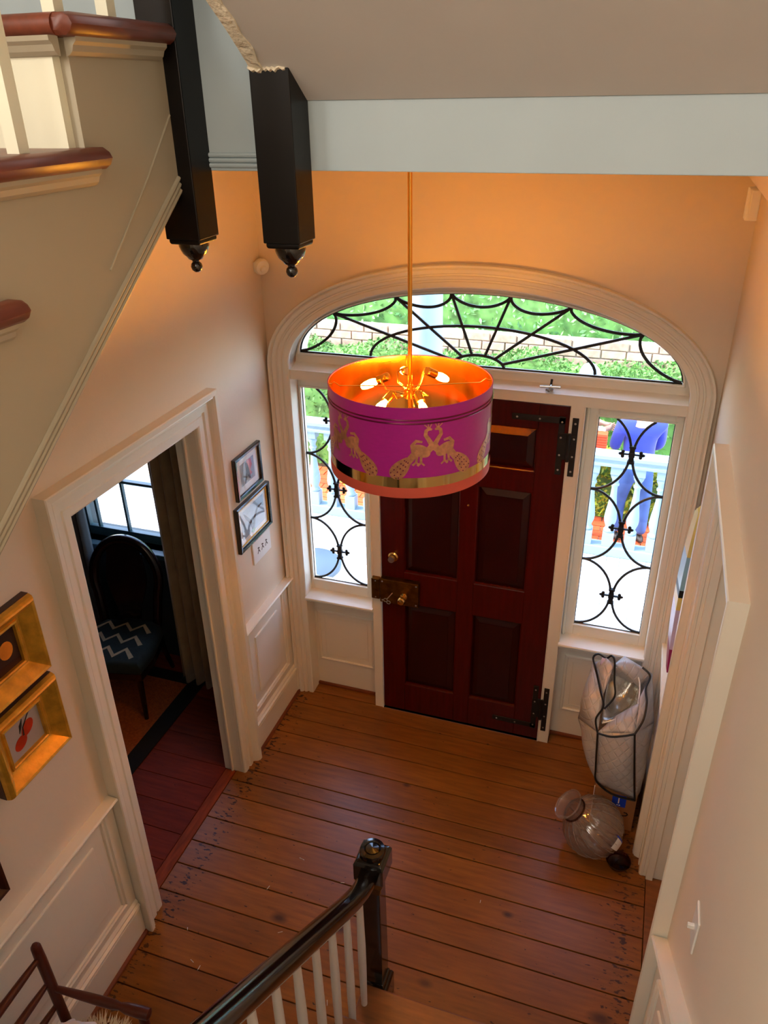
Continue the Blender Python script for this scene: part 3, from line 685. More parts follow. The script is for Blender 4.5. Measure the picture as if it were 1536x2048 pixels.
# peacock pairs printed in gold on the cloth
def blob(c, rx, rz, rot, n=18, tear=0.0):
    o = []
    for i in range(n):
        t = 2*pi*i/n; x = rx*cos(t); z = rz*sin(t)*(1-tear*cos(t)); o.append((c[0]+x*cos(rot)-z*sin(rot), c[1]+x*sin(rot)+z*cos(rot)))
    return o
def stroke(pts, w):
    a = []; b = []
    for i, p in enumerate(pts):
        q = Vector(pts[max(i-1, 0)]); r = Vector(pts[min(i+1, len(pts)-1)]); t = (r-q).normalized(); ww = w[i] if isinstance(w, list) else w
        a.append((p[0]-t.y*ww, p[1]+t.x*ww)); b.append((p[0]+t.y*ww, p[1]-t.x*ww))
    return a, b
def peacock(g, dots, put_, s):
    P = lambda lst: [(s*u, v) for u, v in lst]
    def poly(lst, gg=g, h=.0012):
        lst = P(lst); n_ = len(lst); cx = sum(p[0] for p in lst)/n_; cz = sum(p[1] for p in lst)/n_
        vs = [put_(cx, cz, h)]+[put_(u, v, h) for u, v in lst]; gg.add(vs, [(0, i+1, (i+1) % n_+1) for i in range(n_)])
    def strip(pts, w, gg=g, h=.0012):
        a, b = stroke(P(pts), w); m_ = len(a); gg.add([put_(u, v, h) for u, v in a+b], [(i, i+1, m_+i+1, m_+i) for i in range(m_-1)])
    poly(blob((-.040, .055), .034, .021, -.55))                                       # body
    strip([(-.022, .052), (-.010, .062), (-.006, .078), (-.016, .096), (-.026, .112), (-.024, .128), (-.014, .135), (-.005, .130)], [.013, .012, .009, .0075, .0065, .006, .007, .003])
    strip([(-.018, .138), (-.030, .150)], .0018); strip([(-.016, .139), (-.018, .154)], .0018); strip([(-.012, .139), (-.006, .152)], .0018)   # crest
    strip([(-.066, .052), (-.070, .076), (-.056, .092), (-.036, .088)], [.006, .006, .006, .004])       # raised wing
    strip([(-.040, .040), (-.040, .012), (-.052, .0)], .0042); strip([(-.040, .012), (-.028, .0)], .003); strip([(-.052, .040), (-.056, .014), (-.068, .002)], .004); strip([(-.056, .014), (-.046, .002)], .003)
    strip([(-.058, .048), (-.085, .012)], [.012, .012])
    poly([(s_*1, v_) for s_, v_ in blob((-.106, -.008), .050, .026, 4.08, 20, -.32)])
    for i in range(5):
        for j in range(-1, 2):
            c = Vector((-.106, -.008))+Vector((cos(4.08), sin(4.08)))*(-.030+.0165*i)+Vector((-sin(4.08), cos(4.08)))*j*(.007+.0022*i)
            poly(blob((c.x, c.y), .0034, .0024, 4.08, 6), dots, .0018)
for fi in (32, -34, 98, 164, -100):
    def pc(u, v, h, fi=fi):
        a = radians(fi)+u*1.1/LR; return (LX+(LR+h)*sin(a), LY-(LR+h)*cos(a), 2.566+v*1.05)
    for s in (1, -1):
        g = G(); dt = G(); peacock(g, dt, pc, s)
        pr = g.build('peacock_print', 'foil', lp, fix=False); tag(dt.build('peacock_dots', 'foildot', pr, fix=False), kind='stuff')
# rod, hub, spider wires
G().tube([(LX, LY, 2.60), (LX, LY, ZC-.004)], .0085, 12).build('rod', 'copper', lp)
G().lathe([(.0001, ZC), (.06, ZC), (.058, ZC-.018), (.02, ZC-.03), (.0001, ZC-.032)], (LX, LY, 0), n=24).build('ceiling_rose', 'copper', lp)
G().lathe([(.0001, 2.765), (.011, 2.765), (.013, 2.755), (.013, 2.748), (.024, 2.745), (.024, 2.712), (.013, 2.708), (.0001, 2.706)], (LX, LY, 0), n=20).build('hub', 'copper', lp)
for a in (20, 110, 200, 290):
    a = radians(a); c, s = cos(a), sin(a)
    pts = [(LX+c*r, LY+s*r, z) for r, z in ((.010, 2.757), (.12, 2.762), (.27, 2.766), (.292, 2.782), (.300, 2.774), (.311, 2.776))]
    G().tube(pts, .0022, 6).build('spider_wire', 'copper', lp)
for a, z0, tl in ((178, 2.79, -.50), (115, 2.79, -.30), (58, 2.80, -.55), (-55, 2.762, -.55), (-118, 2.755, -.55)):
    a = radians(a); c, s = cos(a), sin(a); tx, ty = -s, c
    P_ = lambda r, z, o=0: (LX+c*r+tx*o, LY+s*r+ty*o, z)
    am = G().tube([P_(.02, 2.725), P_(.05, 2.735, .012), P_(.085, 2.745, .034), P_(.105, z0-.01, .036), P_(.102, z0+.004, .018), P_(.098, z0, 0)], .0042, 8).build('arm', 'copper', lp)
    ax = Vector((c, s, tl)).normalized()
    G().lathe([(.0001, 0), (.013, .001), (.017, .006), (.017, .052), (.0001, .053)], P_(.085, z0), ax, 16).build('socket', 'copper', am)
    G().lathe([(.0001, .050), (.008, .052), (.0135, .066), (.0165, .085), (.015, .110), (.010, .128), (.0001, .134)], P_(.085, z0), ax, 16).build('bulb', 'bulb', am)

# ------------------------------------------------------------------ pictures and fittings on the left wall
fr_black = [(0, .004), (0, .018), (.003, .022), (.018, .024), (.021, .020), (.021, 0), (.0, 0)]
def picture(name, ya, yb, za, zb, prof, m, label, cat, group=None, mapf=Lm):
    o = thing(name, mapf(ya, za, 0), label, cat, group)
    w = max(p[0] for p in prof)
    G().sweep([(ya+w, za+w), (yb-w, za+w), (yb-w, zb-w), (ya+w, zb-w)], prof, mapf, closed=True, side=-1).build('frame', m, o)
    return o, (ya+w, yb-w, za+w, zb-w)
def flat(lst, h, name, m, parent, mapf=Lm):
    return G().prism(lst, mapf, h, h+.0008).build(name, m, parent)
def rect(a, b, c, d): return [(a, c), (b, c), (b, d), (a, d)]
o, (a, b, c, d) = picture('framed_print', -.535, -.232, 1.765, 2.018, fr_black, 'black', 'upper black framed print of a red and brown figure on the cream wall', 'picture', 'black framed prints')
flat(rect(a, b, c, d), .006, 'mount', 'paper', o); flat(rect(a+.05, b-.05, c+.04, d-.04), .0072, 'print', 'greyp', o)
q = (a+b)/2; z = (c+d)/2
g = G().prism([(q+.0, z+.07), (q+.045, z+.06), (q+.055, z+.02), (q+.03, z-.005), (q+.05, z-.03), (q+.02, z-.04), (q+.0, z+.0), (q-.015, z+.03)], Lm, .0082, .009); g.build('print_figure', 'red', o)
g = G().prism([(q-.02, z+.06), (q+.0, z+.05), (q+.015, z+.01), (q+.028, z-.055), (q+.014, z-.05), (q-.005, z-.01), (q-.03, z-.06), (q-.045, z-.06), (q-.02, z-.0)], Lm, .0092, .0098); g.build('print_figure', 'brown', o)
G().box(XLW+.0095, XLW+.011, a, b, c, d).build('pane', 'glass', o)
fr2 = [(0, .004), (0, .012), (.003, .015), (.006, .013), (.008, .022), (.022, .026), (.026, .022), (.026, 0), (0, 0)]
o, (a, b, c, d) = picture('framed_print', -.575, -.175, 1.452, 1.735, fr2, 'black', 'lower black framed print of a curved antler on pale blue paper', 'picture', 'black framed prints')
flat(rect(a, b, c, d), .005, 'mount', 'paper', o); flat(rect(a+.035, b-.035, c+.03, d-.03), .0062, 'print', 'matgrey', o)
G().sweep([(a, c), (b, c), (b, d), (a, d)], [(0, .006), (0, .014), (.004, .014), (.004, .006)], Lm, closed=True, side=1).build('gilt_slip', 'goldframe', o)
q = (a+b)/2; z = (c+d)/2
for pts in ([(q-.01, z-.07), (q-.03, z-.02), (q-.075, z+.03), (q-.10, z+.065)], [(q-.01, z-.07), (q+.02, z-.005), (q+.06, z+.03), (q+.115, z+.035)]):
    A, B = stroke(pts, [.012, .011, .009, .003]); G().prism(A+B[::-1], Lm, .0072, .008).build('print_figure', 'brown', o)
flat(blob((q-.012, z-.082), .02, .014, 0), .0072, 'print_figure', 'leafd', o)
G().box(XLW+.009, XLW+.0105, a, b, c, d).build('pane', 'glass', o)
cd = G().prism(rect(-.42, -.195, 1.285, 1.43), Lm, .001, .009).build('small_print_card', 'paper', None, .002)
tag(cd, 'small unframed white card with three figures, just below the lower black framed print', 'card')
for k in range(3):
    u = -.355+k*.05; v = 1.365
    g = G()
    for pts in ([(u, v-.012), (u, v+.012)], [(u, v-.004), (u-.014, v-.028)], [(u, v-.004), (u+.014, v-.026)], [(u-.01, v+.01), (u+.012, v+.002)]):
        A, B = stroke(pts, .003); g.prism(A+B[::-1], Lm, .0092, .0098)
    g.build('printed_figure', 'brown', cd)
gp = [(0, .006), (0, .020), (.005, .024), (.012, .022), (.014, .016), (.022, .020), (.034, .034), (.050, .050), (.060, .060), (.068, .064), (.074, .060), (.080, .050), (.083, .036), (.083, 0), (0, 0)]
o, (a, b, c, d) = picture('gilt_framed_painting', -2.415, -2.085, 1.845, 2.175, gp, 'goldframe', 'upper gilt framed painting of a peach, just above the plum painting', 'painting', 'gilt framed fruit paintings')
flat(rect(a, b, c, d), .005, 'canvas', 'paintdk', o); flat(blob((b-.055, (c+d)/2), .032, .036, 0), .006, 'painted_fruit', 'peach', o)
flat([(a, c), (b, c), (b, c+.025), (a, c+.035)], .0058, 'painted_table', 'framebrown', o)
G().sweep(rect(a-.083, b+.083, c-.083, d+.083), [(0, .03), (-.0012, .03), (-.0012, 0), (0, 0)], Lm, closed=True, side=1).build('frame_side', 'framebrown', o)
o, (a, b, c, d) = picture('gilt_framed_painting', -2.425, -2.082, 1.478, 1.808, gp, 'goldframe', 'lower gilt framed painting of two red plums, left of the dining room doorway', 'painting', 'gilt framed fruit paintings')
flat(rect(a, b, c, d), .005, 'canvas', 'paintbg', o)
flat(blob((a+.065, c+.055), .034, .026, .5), .0062, 'painted_fruit', 'plum', o); flat(blob((a+.110, c+.095), .036, .026, .7), .0064, 'painted_fruit', 'plum', o)
A, B = stroke([(a+.085, c+.075), (a+.09, c+.11), (a+.13, c+.15), (b-.03, d-.005)], [.004, .003, .0025, .002]); flat(A+B[::-1], .0066, 'painted_stem', 'ink', o)
A, B = stroke([(a+.07, c+.095), (a+.082, c+.125), (a+.095, c+.148)], [.001, .007, .001]); flat(A+B[::-1], .0068, 'painted_leaf', 'ink', o)
G().sweep(rect(a-.083, b+.083, c-.083, d+.083), [(0, .03), (-.0012, .03), (-.0012, 0), (0, 0)], Lm, closed=True, side=1).build('frame_side', 'framebrown', o)
fd = [(0, .006), (0, .014), (.006, .018), (.012, .014), (.024, .03), (.034, .034), (.038, .028), (.038, 0), (0, 0)]
o, (a, b, c, d) = picture('dark_framed_picture', -2.80, -2.53, 1.115, 1.42, fd, 'framebrown', 'dark wood framed picture with gold inner edge, low on the wall below the plum painting', 'picture')
flat(rect(a, b, c, d), .005, 'canvas', 'paintdk', o); G().sweep(rect(a, b, c, d), [(0, .006), (0, .016), (.012, .02), (.014, .006)], Lm, closed=True, side=1).build('gilt_slip', 'goldframe', o)

ms = thing('motion_detector', (-.64, -.06, 2.945), 'small round white motion detector in the wall corner above the arched entrance', 'detector')
dirv = Vector((.8, -.6, -.15)).normalized()
G().lathe([(.0001, -.02), (.040, -.02), (.043, -.01), (.043, .004), (.036, .016), (.0001, .022)], (-.625, -.05, 2.945), dirv, 24).build('housing', 'white', ms)
G().lathe([(.0001, .014), (.020, .016), (.016, .028), (.0001, .032)], (-.622, -.052, 2.938), dirv, 18).build('lens', 'white', ms)
G().box(XLW, XLW+.02, -.075, -.03, 2.92, 2.97).build('bracket', 'white', ms)
cb = thing('wall_chime_box', (1.69, -.6, 3.33), 'small cream box on the right wall just under the pale blue beam, upper right corner', 'sensor box')
G().box(1.648, 1.692, -.63, -.56, 3.318, 3.429).build('housing', 'trim', cb, .005)
G().box(1.658, 1.690, -.636, -.63, 3.322, 3.424).build('cover', 'trim', cb, .003)
st(G().box(1.67, XRW, YF+.02, -.02, 3.43, 3.50).build('trim_22', 'wall', None, .004))
sw = thing('light_switch', (XRW, -2.23, 1.55), 'white toggle light switch plate on the cream wall above the right chair rail', 'switch')
G().prism(rect(-2.272, -2.188, 1.482, 1.622), Rm, 0, .007).build('plate', 'white', sw, .003)
G().box(XRW-.026, XRW-.006, -2.235, -2.224, 1.545, 1.562).build('toggle', 'white', sw, .002)

# ------------------------------------------------------------------ bright wall ornament hung past the right doorway
hg = thing('wall_hanging', (1.70, -.45, 1.45), 'curved glossy wall hanging in yellow, pale blue, lavender and magenta beside the right doorway casing', 'wall hanging')
def hang(u0, u1, z0, z1, name, m, h0=.0, xb=.05, parent=None):
    pass
XH = 1.70
outl = [(2.11, -.52), (2.06, -.44), (1.97, -.40), (1.86, -.385), (1.75, -.37), (1.64, -.36), (1.55, -.35), (1.46, -.345), (1.39, -.36), (1.33, -.40), (1.28, -.45), (1.22, -.52)]
def lobe(z):
    for (za, ya), (zb, yb_) in zip(outl, outl[1:]):
        if zb <= z <= za: return ya+(yb_-ya)*(za-z)/(za-zb)
    return outl[0][1] if z > 2.11 else outl[-1][1]
def band(za, zb, inset0, inset1, name, m, lift=0):
    n_ = 8; top = []; bot = []
    ring = []
    for i in range(n_+1):
        z = zb+(za-zb)*i/n_; ye = lobe(z)-inset0; yi = min(ye-.004, -.62+inset1); t = 1-((z-1.66)/.46)**2
        bulge = .012+.022*max(0, t)
        ring.append([(XH+.03, ye, z), (XH+.01-lift, ye-.006, z), (XH-bulge*.7-lift, ye-.05, z), (XH-bulge-lift, (ye+yi)/2, z), (XH-bulge*.7-lift, yi, z), (XH+.03, yi, z)])
    return G().loft(ring).build(name, m, hg)
band(2.11, 1.88, 0, 0, 'yellow_dome', 'yel'); band(1.88, 1.70, 0, 0, 'blue_band', 'sky_'); band(1.70, 1.66, 0, 0, 'black_edge', 'piping'); band(1.66, 1.59, 0, 0, 'yellow_stripe', 'yel'); band(1.59, 1.36, 0, 0, 'lavender_band', 'lav'); band(1.36, 1.22, 0, 0, 'magenta_tip', 'mag2')
G().box(XH+.029, XRW, -.56, -.42, 1.45, 1.75).build('back_batten', 'trim', hg)

# ------------------------------------------------------------------ bag, box and glass in the right corner
bx = thing('cardboard_box', (1.56, -.36, 0), 'brown cardboard box with a blue tape label, on the floor under the silver quilted bag', 'box')
bx0, bx1, by0, by1, bz = 1.445, 1.675, -.555, -.16, .285
G().box(bx0, bx1, by0, by1, .001, bz).build('carton', 'kraft', bx, .003)
G().box(1.545, 1.620, by0-.0015, by0-.0003, .175, .262).build('blue_label', 'bluetape', bx)
g = G().box(1.578, 1.584, by0-.0022, by0-.0012, .20, .25)
for k in range(2): g.box(1.572+k*.012, 1.580+k*.012, by0-.0022, by0-.0012, .184, .190)
g.build('label_print', 'paper', bx)
A, B = stroke([(1.585, .112), (1.61, .108), (1.632, .114), (1.640, .126), (1.634, .136), (1.618, .137)], .004)
G().prism(A+B[::-1], Fm, -by0+.0002, -by0+.001).build('printed_hook_mark', 'ink', bx)
G().box(bx0-.004, bx0-.001, by0-.004, by0+.02, .002, bz-.01).build('flap_edge', 'paper', bx)

bg_ = thing('quilted_bag', (1.52, -.40, .26), 'silver grey quilted bag with black piping, slumped open on the cardboard box', 'bag')
def patch(name, m, P00, P10, P11, P01, bul=(0, 0, 0), n_=10, wr=.004, seed=0, parent=bg_, th=.004):
    r = random.Random(seed); V_ = lambda p: Vector(p); vs = []
    ph = [r.random()*6 for _ in range(6)]
    for j in range(n_+1):
        for i in range(n_+1):
            s, t = i/n_, j/n_
            p = V_(P00)*(1-s)*(1-t)+V_(P10)*s*(1-t)+V_(P11)*s*t+V_(P01)*(1-s)*t
            e = 16*s*(1-s)*t*(1-t)
            p = p+V_(bul)*e
            w = wr*min(1, e*1.6)*(sin(7*s+4*t+ph[0])+sin(11*t-5*s+ph[1])*.7); p += Vector((.5, -1, .4)).normalized()*w
            vs.append(p)
    fs = [(j*(n_+1)+i, j*(n_+1)+i+1, (j+1)*(n_+1)+i+1, (j+1)*(n_+1)+i) for j in range(n_) for i in range(n_)]
    o = G().add(vs, fs, True).build(name, m, parent)
    md = o.modifiers.new('thickness', 'SOLIDIFY'); md.thickness = th; md.offset = 0
    return o
# key points (metres)
FTL, FTR, FBR, FBL = (1.414, -.560, .690), (1.600, -.565, .742), (1.662, -.575, .275), (1.445, -.575, .335)
LT, LM, LB, LTop = (1.290, -.33, .80), (1.300, -.38, .60), (1.43, -.52, .36), (1.335, -.25, .90)
BT, BT2 = (1.50, -.17, .93), (1.60, -.17, .90)
RT, RM, RB = (1.655, -.24, .90), (1.702, -.36, .66), (1.685, -.52, .29)
patch('front_panel', 'bag', FBL, FBR, FTR, FTL, (0, -.045, 0), 12, .003, 1)
patch('left_side', 'bag', LB, FBL, FTL, LM, (-.035, -.02, .01), 12, .006, 2)
patch('left_top', 'bag', LM, FTL, (1.415, -.42, .835), LTop, (-.045, -.02, .02), 12, .006, 3)
patch('right_side', 'bag', FBR, RB, RM, FTR, (.012, -.03, 0), 10, .005, 4)
patch('right_top', 'bag', FTR, RM, RT, (1.60, -.40, .835), (.012, -.02, .02), 10, .006, 5)
patch('front_flap', 'bag', FTL, FTR, (1.605, -.42, .83), (1.50, -.47, .755), (0, -.02, .015), 10, .004, 6)
patch('back_panel', 'bag', LTop, RT, (1.66, -.15, .30), (1.33, -.15, .30), (0, .0, 0), 8, .003, 7)
patch('foil_lining', 'bagin', (1.425, -.50, .70), (1.60, -.45, .80), (1.61, -.20, .86), (1.43, -.22, .86), (0, .03, -.10), 12, .012, 8)
patch('top_flap', 'bag', LTop, (1.415, -.42, .835), (1.45, -.30, .955), (1.405, -.26, .965), (0, 0, .015), 8, .004, 9)
patch('back_flap', 'bag', (1.45, -.29, .955), (1.60, -.30, .83), RT, BT, (0, 0, .03), 10, .006, 10)
def pipe(pts, name='piping', m='piping', r=.0058):
    # smooth chain
    P = [Vector(p) for p in pts]; out = []
    for i in range(len(P)-1):
        p0 = P[max(i-1, 0)]; p1 = P[i]; p2 = P[i+1]; p3 = P[min(i+2, len(P)-1)]
        for k in range(6):
            t = k/6; out.append(.5*((2*p1)+(p2-p0)*t+(2*p0-5*p1+4*p2-p3)*t*t+(3*p1-p0-3*p2+p3)*t**3))
    out.append(P[-1]); G().tube(out, r, 6).build(name, m, bg_)
o_ = lambda p, d=.006: (p[0], p[1]-d, p[2])
pipe([o_(FTL), (1.424, -.585, .55), (1.432, -.59, .45), (1.44, -.585, .37), (1.49, -.585, .315), (1.56, -.588, .285), o_(FBR)])
pipe([o_(FTR), (1.618, -.585, .60), (1.640, -.59, .43), o_(FBR)])
pipe([o_(FTL), (1.48, -.578, .695), (1.55, -.578, .72), o_(FTR)])
pipe([o_(FTR), (1.635, -.50, .79), (1.642, -.42, .84), (1.63, -.34, .87), (1.645, -.27, .905), (1.60, -.24, .93)])
pipe([o_(FTL), (1.395, -.52, .745), (1.425, -.47, .80), (1.40, -.42, .85), (1.36, -.33, .92), (1.335, -.27, .955), (1.36, -.245, .97), (1.405, -.25, .955), (1.43, -.26, .985), (1.45, -.29, .975), (1.462, -.36, .90), (1.475, -.42, .84), (1.43, -.48, .79)])
pipe([(1.43, -.51, .715), (1.50, -.50, .755), (1.58, -.46, .80), (1.60, -.42, .82), (1.595, -.30, .875), (1.56, -.24, .90)], 'lining_edge', 'paper', .004)
patch('label_tab', 'lav', (1.375, -.285, .93), (1.395, -.285, .925), (1.40, -.27, .965), (1.382, -.27, .97), (0, 0, 0), 3, 0, 11)

# ribbed glass globe lying tilted, and a dark glass dish behind it
gv = thing('glass_globe_vase', (1.455, -.715, 0), 'clear ribbed glass globe vase lying tilted on the floor beside the cardboard box', 'vase')
C0 = Vector((1.462, -.735, .172)); axv = Vector((-.62, -.10, .62)).normalized()
rib = lambda t, z: 1+.085*abs(cos(9*t))**.8*max(0, 1-(z/.158)**2)-.05
prof = [(.045, -.158), (.085, -.140), (.125, -.108), (.152, -.06), (.163, -.005), (.158, .045), (.138, .09), (.108, .122), (.082, .140), (.068, .152), (.066, .168), (.072, .186), (.086, .204), (.090, .210)]
pi_ = [(max(r-.006, .001), z+(.005 if z < -.1 else 0)) for r, z in prof][::-1]
G().lathe([(.0001, -.158)]+prof+pi_+[(.0001, -.151)], C0, axv, 72, rib).build('globe', 'vase', gv)
G().lathe([(.085, .204), (.0905, .208), (.0915, .213), (.087, .216), (.083, .212), (.085, .204)], C0, axv, 40).build('rim', 'vase', gv)
for k in range(18):
    t = 2*pi*(k+.0)/18; X_ = Vector((1, 0, 0)); X_ = (X_-axv*X_.dot(axv)).normalized(); Y_ = axv.cross(X_)
    G().tube([C0+axv*z+(X_*cos(t)+Y_*sin(t))*(r*rib(t, z)+.0005) for r, z in prof[1:-4]], [.0012, .002, .0028, .0032, .0034, .0034, .003, .0024, .0016], 6).build('rib', 'rib', gv)
G().tube([C0+axv*.156+(X_*cos(2*pi*i/32)+Y_*sin(2*pi*i/32))*.0685 for i in range(32)], .005, 8, closed=True).build('neck_ring', 'darkglass', gv)
# sticker on the far inside wall
qx = axv.cross(Vector((0, 0, 1))).normalized(); qy = axv.cross(qx)
def onglobe(a, z, r): return C0+axv*z+(qx*cos(a)+qy*sin(a))*r
base = 1.15
def stick(name, m, a0, a1, z0, z1, dr):
    vs = []; n_ = 6
    rr = lambda z: .1665*sqrt(max(.05, 1-(z/.166)**2))+dr
    for i in range(n_+1):
        for j in range(n_+1):
            a = a0+(a1-a0)*i/n_; z = z0+(z1-z0)*j/n_; vs.append(onglobe(a, z, rr(z)))
    G().add(vs, [(i*(n_+1)+j, i*(n_+1)+j+1, (i+1)*(n_+1)+j+1, (i+1)*(n_+1)+j) for i in range(n_) for j in range(n_)], True).build(name, m, gv)
stick('white_sticker', 'paper', 3.6, 4.0, -.115, -.04, .002); stick('blue_sticker_edge', 'bluetape', 4.0, 4.06, -.115, -.03, .0022)
dsh = thing('dark_glass_dish', (1.605, -.765, 0), 'low round dark red glass dish on the floor, half behind the ribbed globe vase', 'dish')
G().lathe([(.0001, .002), (.042, .002), (.056, .010), (.064, .030), (.067, .036), (.064, .037), (.060, .031), (.052, .014), (.040, .008), (.0001, .008)], (1.618, -.80, 0), n=40).build('bowl', 'darkglass', dsh)

# ------------------------------------------------------------------ armchair with sheepskin at the lower left
ac = thing('ladder_back_armchair', (-.30, -2.85, 0), 'dark turned ladder-back armchair against the left panelling, its sheepskin seat heaped with white cloth', 'chair')
def turned(p0, p1, prof, name='post', n=12, par=ac, m='chairwood'):
    p0 = Vector(p0); p1 = Vector(p1); L = (p1-p0).length; return G().lathe([(r, t*L) for t, r in prof], p0, p1-p0, n).build(name, m, par)
bp = [(0, .0001), (0, .016), (.1, .019), (.5, .020), (.9, .021), (.95, .020), (.985, .019), (.997, .012), (1, .0001)]
X_B = -.50
for y in (-2.60, -3.12): turned((X_B+.03, y, 0), (X_B-.01, y, .935), bp, 'back_post')
fp = [(0, .0001), (0, .015), (.3, .02), (.6, .021), (.97, .019), (1, .012)]
for y in (-2.565, -3.15): turned((-.115, y, 0), (-.115, y, .645), fp, 'front_post')
for y in (-2.565, -3.15):
    yb2 = -2.60 if y > -2.8 else -3.12
    turned((X_B, yb2, .665), (-.075, y, .655), [(0, .010), (.08, .013), (.3, .017), (.5, .019), (.62, .019), (.70, .0145), (.76, .021), (.9, .024), (.985, .022), (1, .01)], 'arm')
    turned((X_B+.02, yb2, .20), (-.115, y, .20), [(0, .009), (.5, .013), (1, .009)], 'stretcher'); turned((X_B+.02, yb2, .40), (-.115, y, .40), [(0, .009), (.5, .015), (1, .009)], 'seat_rail')
turned((-.115, -2.565, .40), (-.115, -3.15, .40), [(0, .009), (.5, .015), (1, .009)], 'seat_rail'); turned((-.115, -2.565, .2), (-.115, -3.15, .2), [(0, .009), (.5, .013), (1, .009)], 'stretcher')
for z in (.86, .70, .55):
    turned((X_B-.006, -2.60, z), (X_B-.006, -3.12, z), [(0, .010), (.2, .015), (.5, .018), (.8, .015), (1, .010)], 'back_slat')
G().box(-.47, -.12, -3.12, -2.6, .405, .425).build('seat', 'leather', ac, .01)
sk = tag(bpy.data.objects.new('sheepskin_throw', None), 'shaggy cream sheepskin spread over the armchair seat', 'throw'); sk.location = (-.29, -2.84, .43); COL.objects.link(sk)
r = random.Random(5); g = G()
g.ell((-.28, -2.855, .462), (.19, .268, .035), 24, 10); g.build('hide', 'fur', sk)
vs = []; fs = []
for i in range(2600):
    a = r.random()*2*pi; q = sqrt(r.random()); x = -.28+.20*q*cos(a); y = -2.84+.29*q*sin(a); z = .455+.06*(1-q*q)
    dx, dy = (cos(a)*.03*q+(r.random()-.5)*.03, sin(a)*.03*q+(r.random()-.5)*.03); h = .02+.02*r.random(); w = .003
    k = len(vs); vs += [(x-w, y, z), (x+w, y+w, z), (x+dx, y+dy, z+h)]; fs.append((k, k+1, k+2))
tag(G().add(vs, fs).build('wool', 'fur', sk, fix=False), kind='stuff')
cl = tag(bpy.data.objects.new('gauze_bundle', None), 'crumpled white gauze cloth gathered in folds, lying on the armchair sheepskin', 'cloth'); cl.location = (-.34, -2.72, .47); COL.objects.link(cl)
def cloth(c, rad, hh, seed, name):
    r = random.Random(seed); ph = [r.random()*6 for _ in range(5)]; rings = []; n_ = 60
    for i in range(14):
        t = i/13; ring = []
        for k in range(n_):
            a = 2*pi*k/n_; f = 1+.10*t*sin(9*a+ph[0]+2*t)+.07*t*sin(17*a+ph[1]-3*t)
            rr = rad*t*f; z = hh*(1-t**1.5)+.022*t*sin(9*a+ph[0])*(1.1-t)+.015*sin(13*a+ph[2])*t*(1-t*.6)
            ring.append((c[0]+rr*cos(a), c[1]+rr*sin(a)*.9, c[2]+max(z, -.01)))
        rings.append(ring)
    return G().loft(rings, cap=False).build(name, 'gauze', cl)
cloth((-.355, -2.72, .505), .125, .17, 2, 'folded_cloth'); cloth((-.20, -2.76, .505), .12, .12, 4, 'folded_cloth')
st_ = tag(G().prism([(-.235, .50), (-.165, .485), (-.20, .625)], lambda u, v, h: (u, -2.70+h-.35*(v-.5), v), -.02, .02).build('studded_leather_pouch', 'leather', None, .004), 'small triangular brown leather pouch with studs, tucked in the white cloth on the armchair', 'pouch')
g = G()
for t in [i/6 for i in range(7)]:
    for (a, b) in (((-.235, .50), (-.20, .625)), ((-.165, .485), (-.20, .625))):
        u = a[0]+(b[0]-a[0])*t; v = a[1]+(b[1]-a[1])*t; u += (-.2-u)*.18; v += (.535-v)*.12; g.ell((u, -2.722-.35*(v-.5), v), (.004, .003, .004), 6, 4)
g.build('stud', 'steel', st_)

# shreds of paper on the floor
r = random.Random(11); g = G()
for (x, y) in [(-.15, -1.52), (-.33, -2.0), (-.28, -2.02), (.02, -1.73), (.17, -1.75), (.22, -1.37), (.32, -1.33), (-.44, -1.86), (-.05, -1.30), (.38, -1.98), (.41, -1.95), (.95, -1.25)]:
    a = r.random()*3; l_ = .008+.008*r.random(); w = .0015; c, s = cos(a), sin(a)
    vs = [(x-l_*c-w*s, y-l_*s+w*c, .001), (x-l_*c+w*s, y-l_*s-w*c, .001), (x+l_*c+w*s, y+l_*s-w*c, .001), (x+l_*c-w*s, y+l_*s+w*c, .001), (x, y, .004)]
    g.add(vs, [(0, 1, 4), (1, 2, 4), (2, 3, 4), (3, 0, 4)])
tag(g.build('paper_shreds', 'paper', fix=False), 'tiny white paper shreds scattered over the pine floorboards', 'litter', None, 'stuff')

# ------------------------------------------------------------------ dining room beyond the left doorway
f2 = st(G().box(-4.2, -.785, -3.2, .06, -.12, -.022).build('floor_dining', 'gap'))
for k in range(18):
    y = .06-.178*k; G().box(-4.2, -.785, y-.178+.0015, y-.0015, -.022, 0).build('floor_board', 'floor2', f2, .002)
YD = .06
g = G(); g.box(-4.2, -2.36, YD, .3, 0, 3.6).box(-1.46, -.78, YD, .3, 0, 3.6).box(-2.36, -1.46, YD, .3, 0, .93).box(-2.36, -1.46, YD, .3, 2.5, 3.6)
st(g.build('wall_dining_front', 'teal'))
g = G(); g.box(-4.3, -4.2, -3.2, .3, -.1, 3.6).box(-4.3, -.78, -3.3, -3.2, -.1, 3.6); st(g.build('wall_dining_side', 'teal'))
st(G().box(-4.3, -.78, -3.3, .3, 3.6, 3.7).build('ceiling_dining', 'ceil'))
w4 = struct('window_4', (-1.91, .16, .93))
g = G(); g.box(-2.36, -2.30, .13, .17, .93, 2.5).box(-1.52, -1.46, .13, .17, .93, 2.5).box(-2.3, -1.52, .13, .17, .93, 1.0).box(-2.3, -1.52, .13, .17, 2.44, 2.5)
g.box(-2.3, -1.52, .13, .17, 1.385, 1.405).box(-2.3, -1.52, .13, .17, 1.78, 1.82)
for x in (-1.97, -1.70, -2.22): g.box(x-.009, x+.009, .135, .165, 1.0, 2.44)
g.build('sash', 'tealtrim', w4, .003)
G().box(-2.31, -1.51, .15, .154, .99, 2.45).build('pane', 'glass', w4)
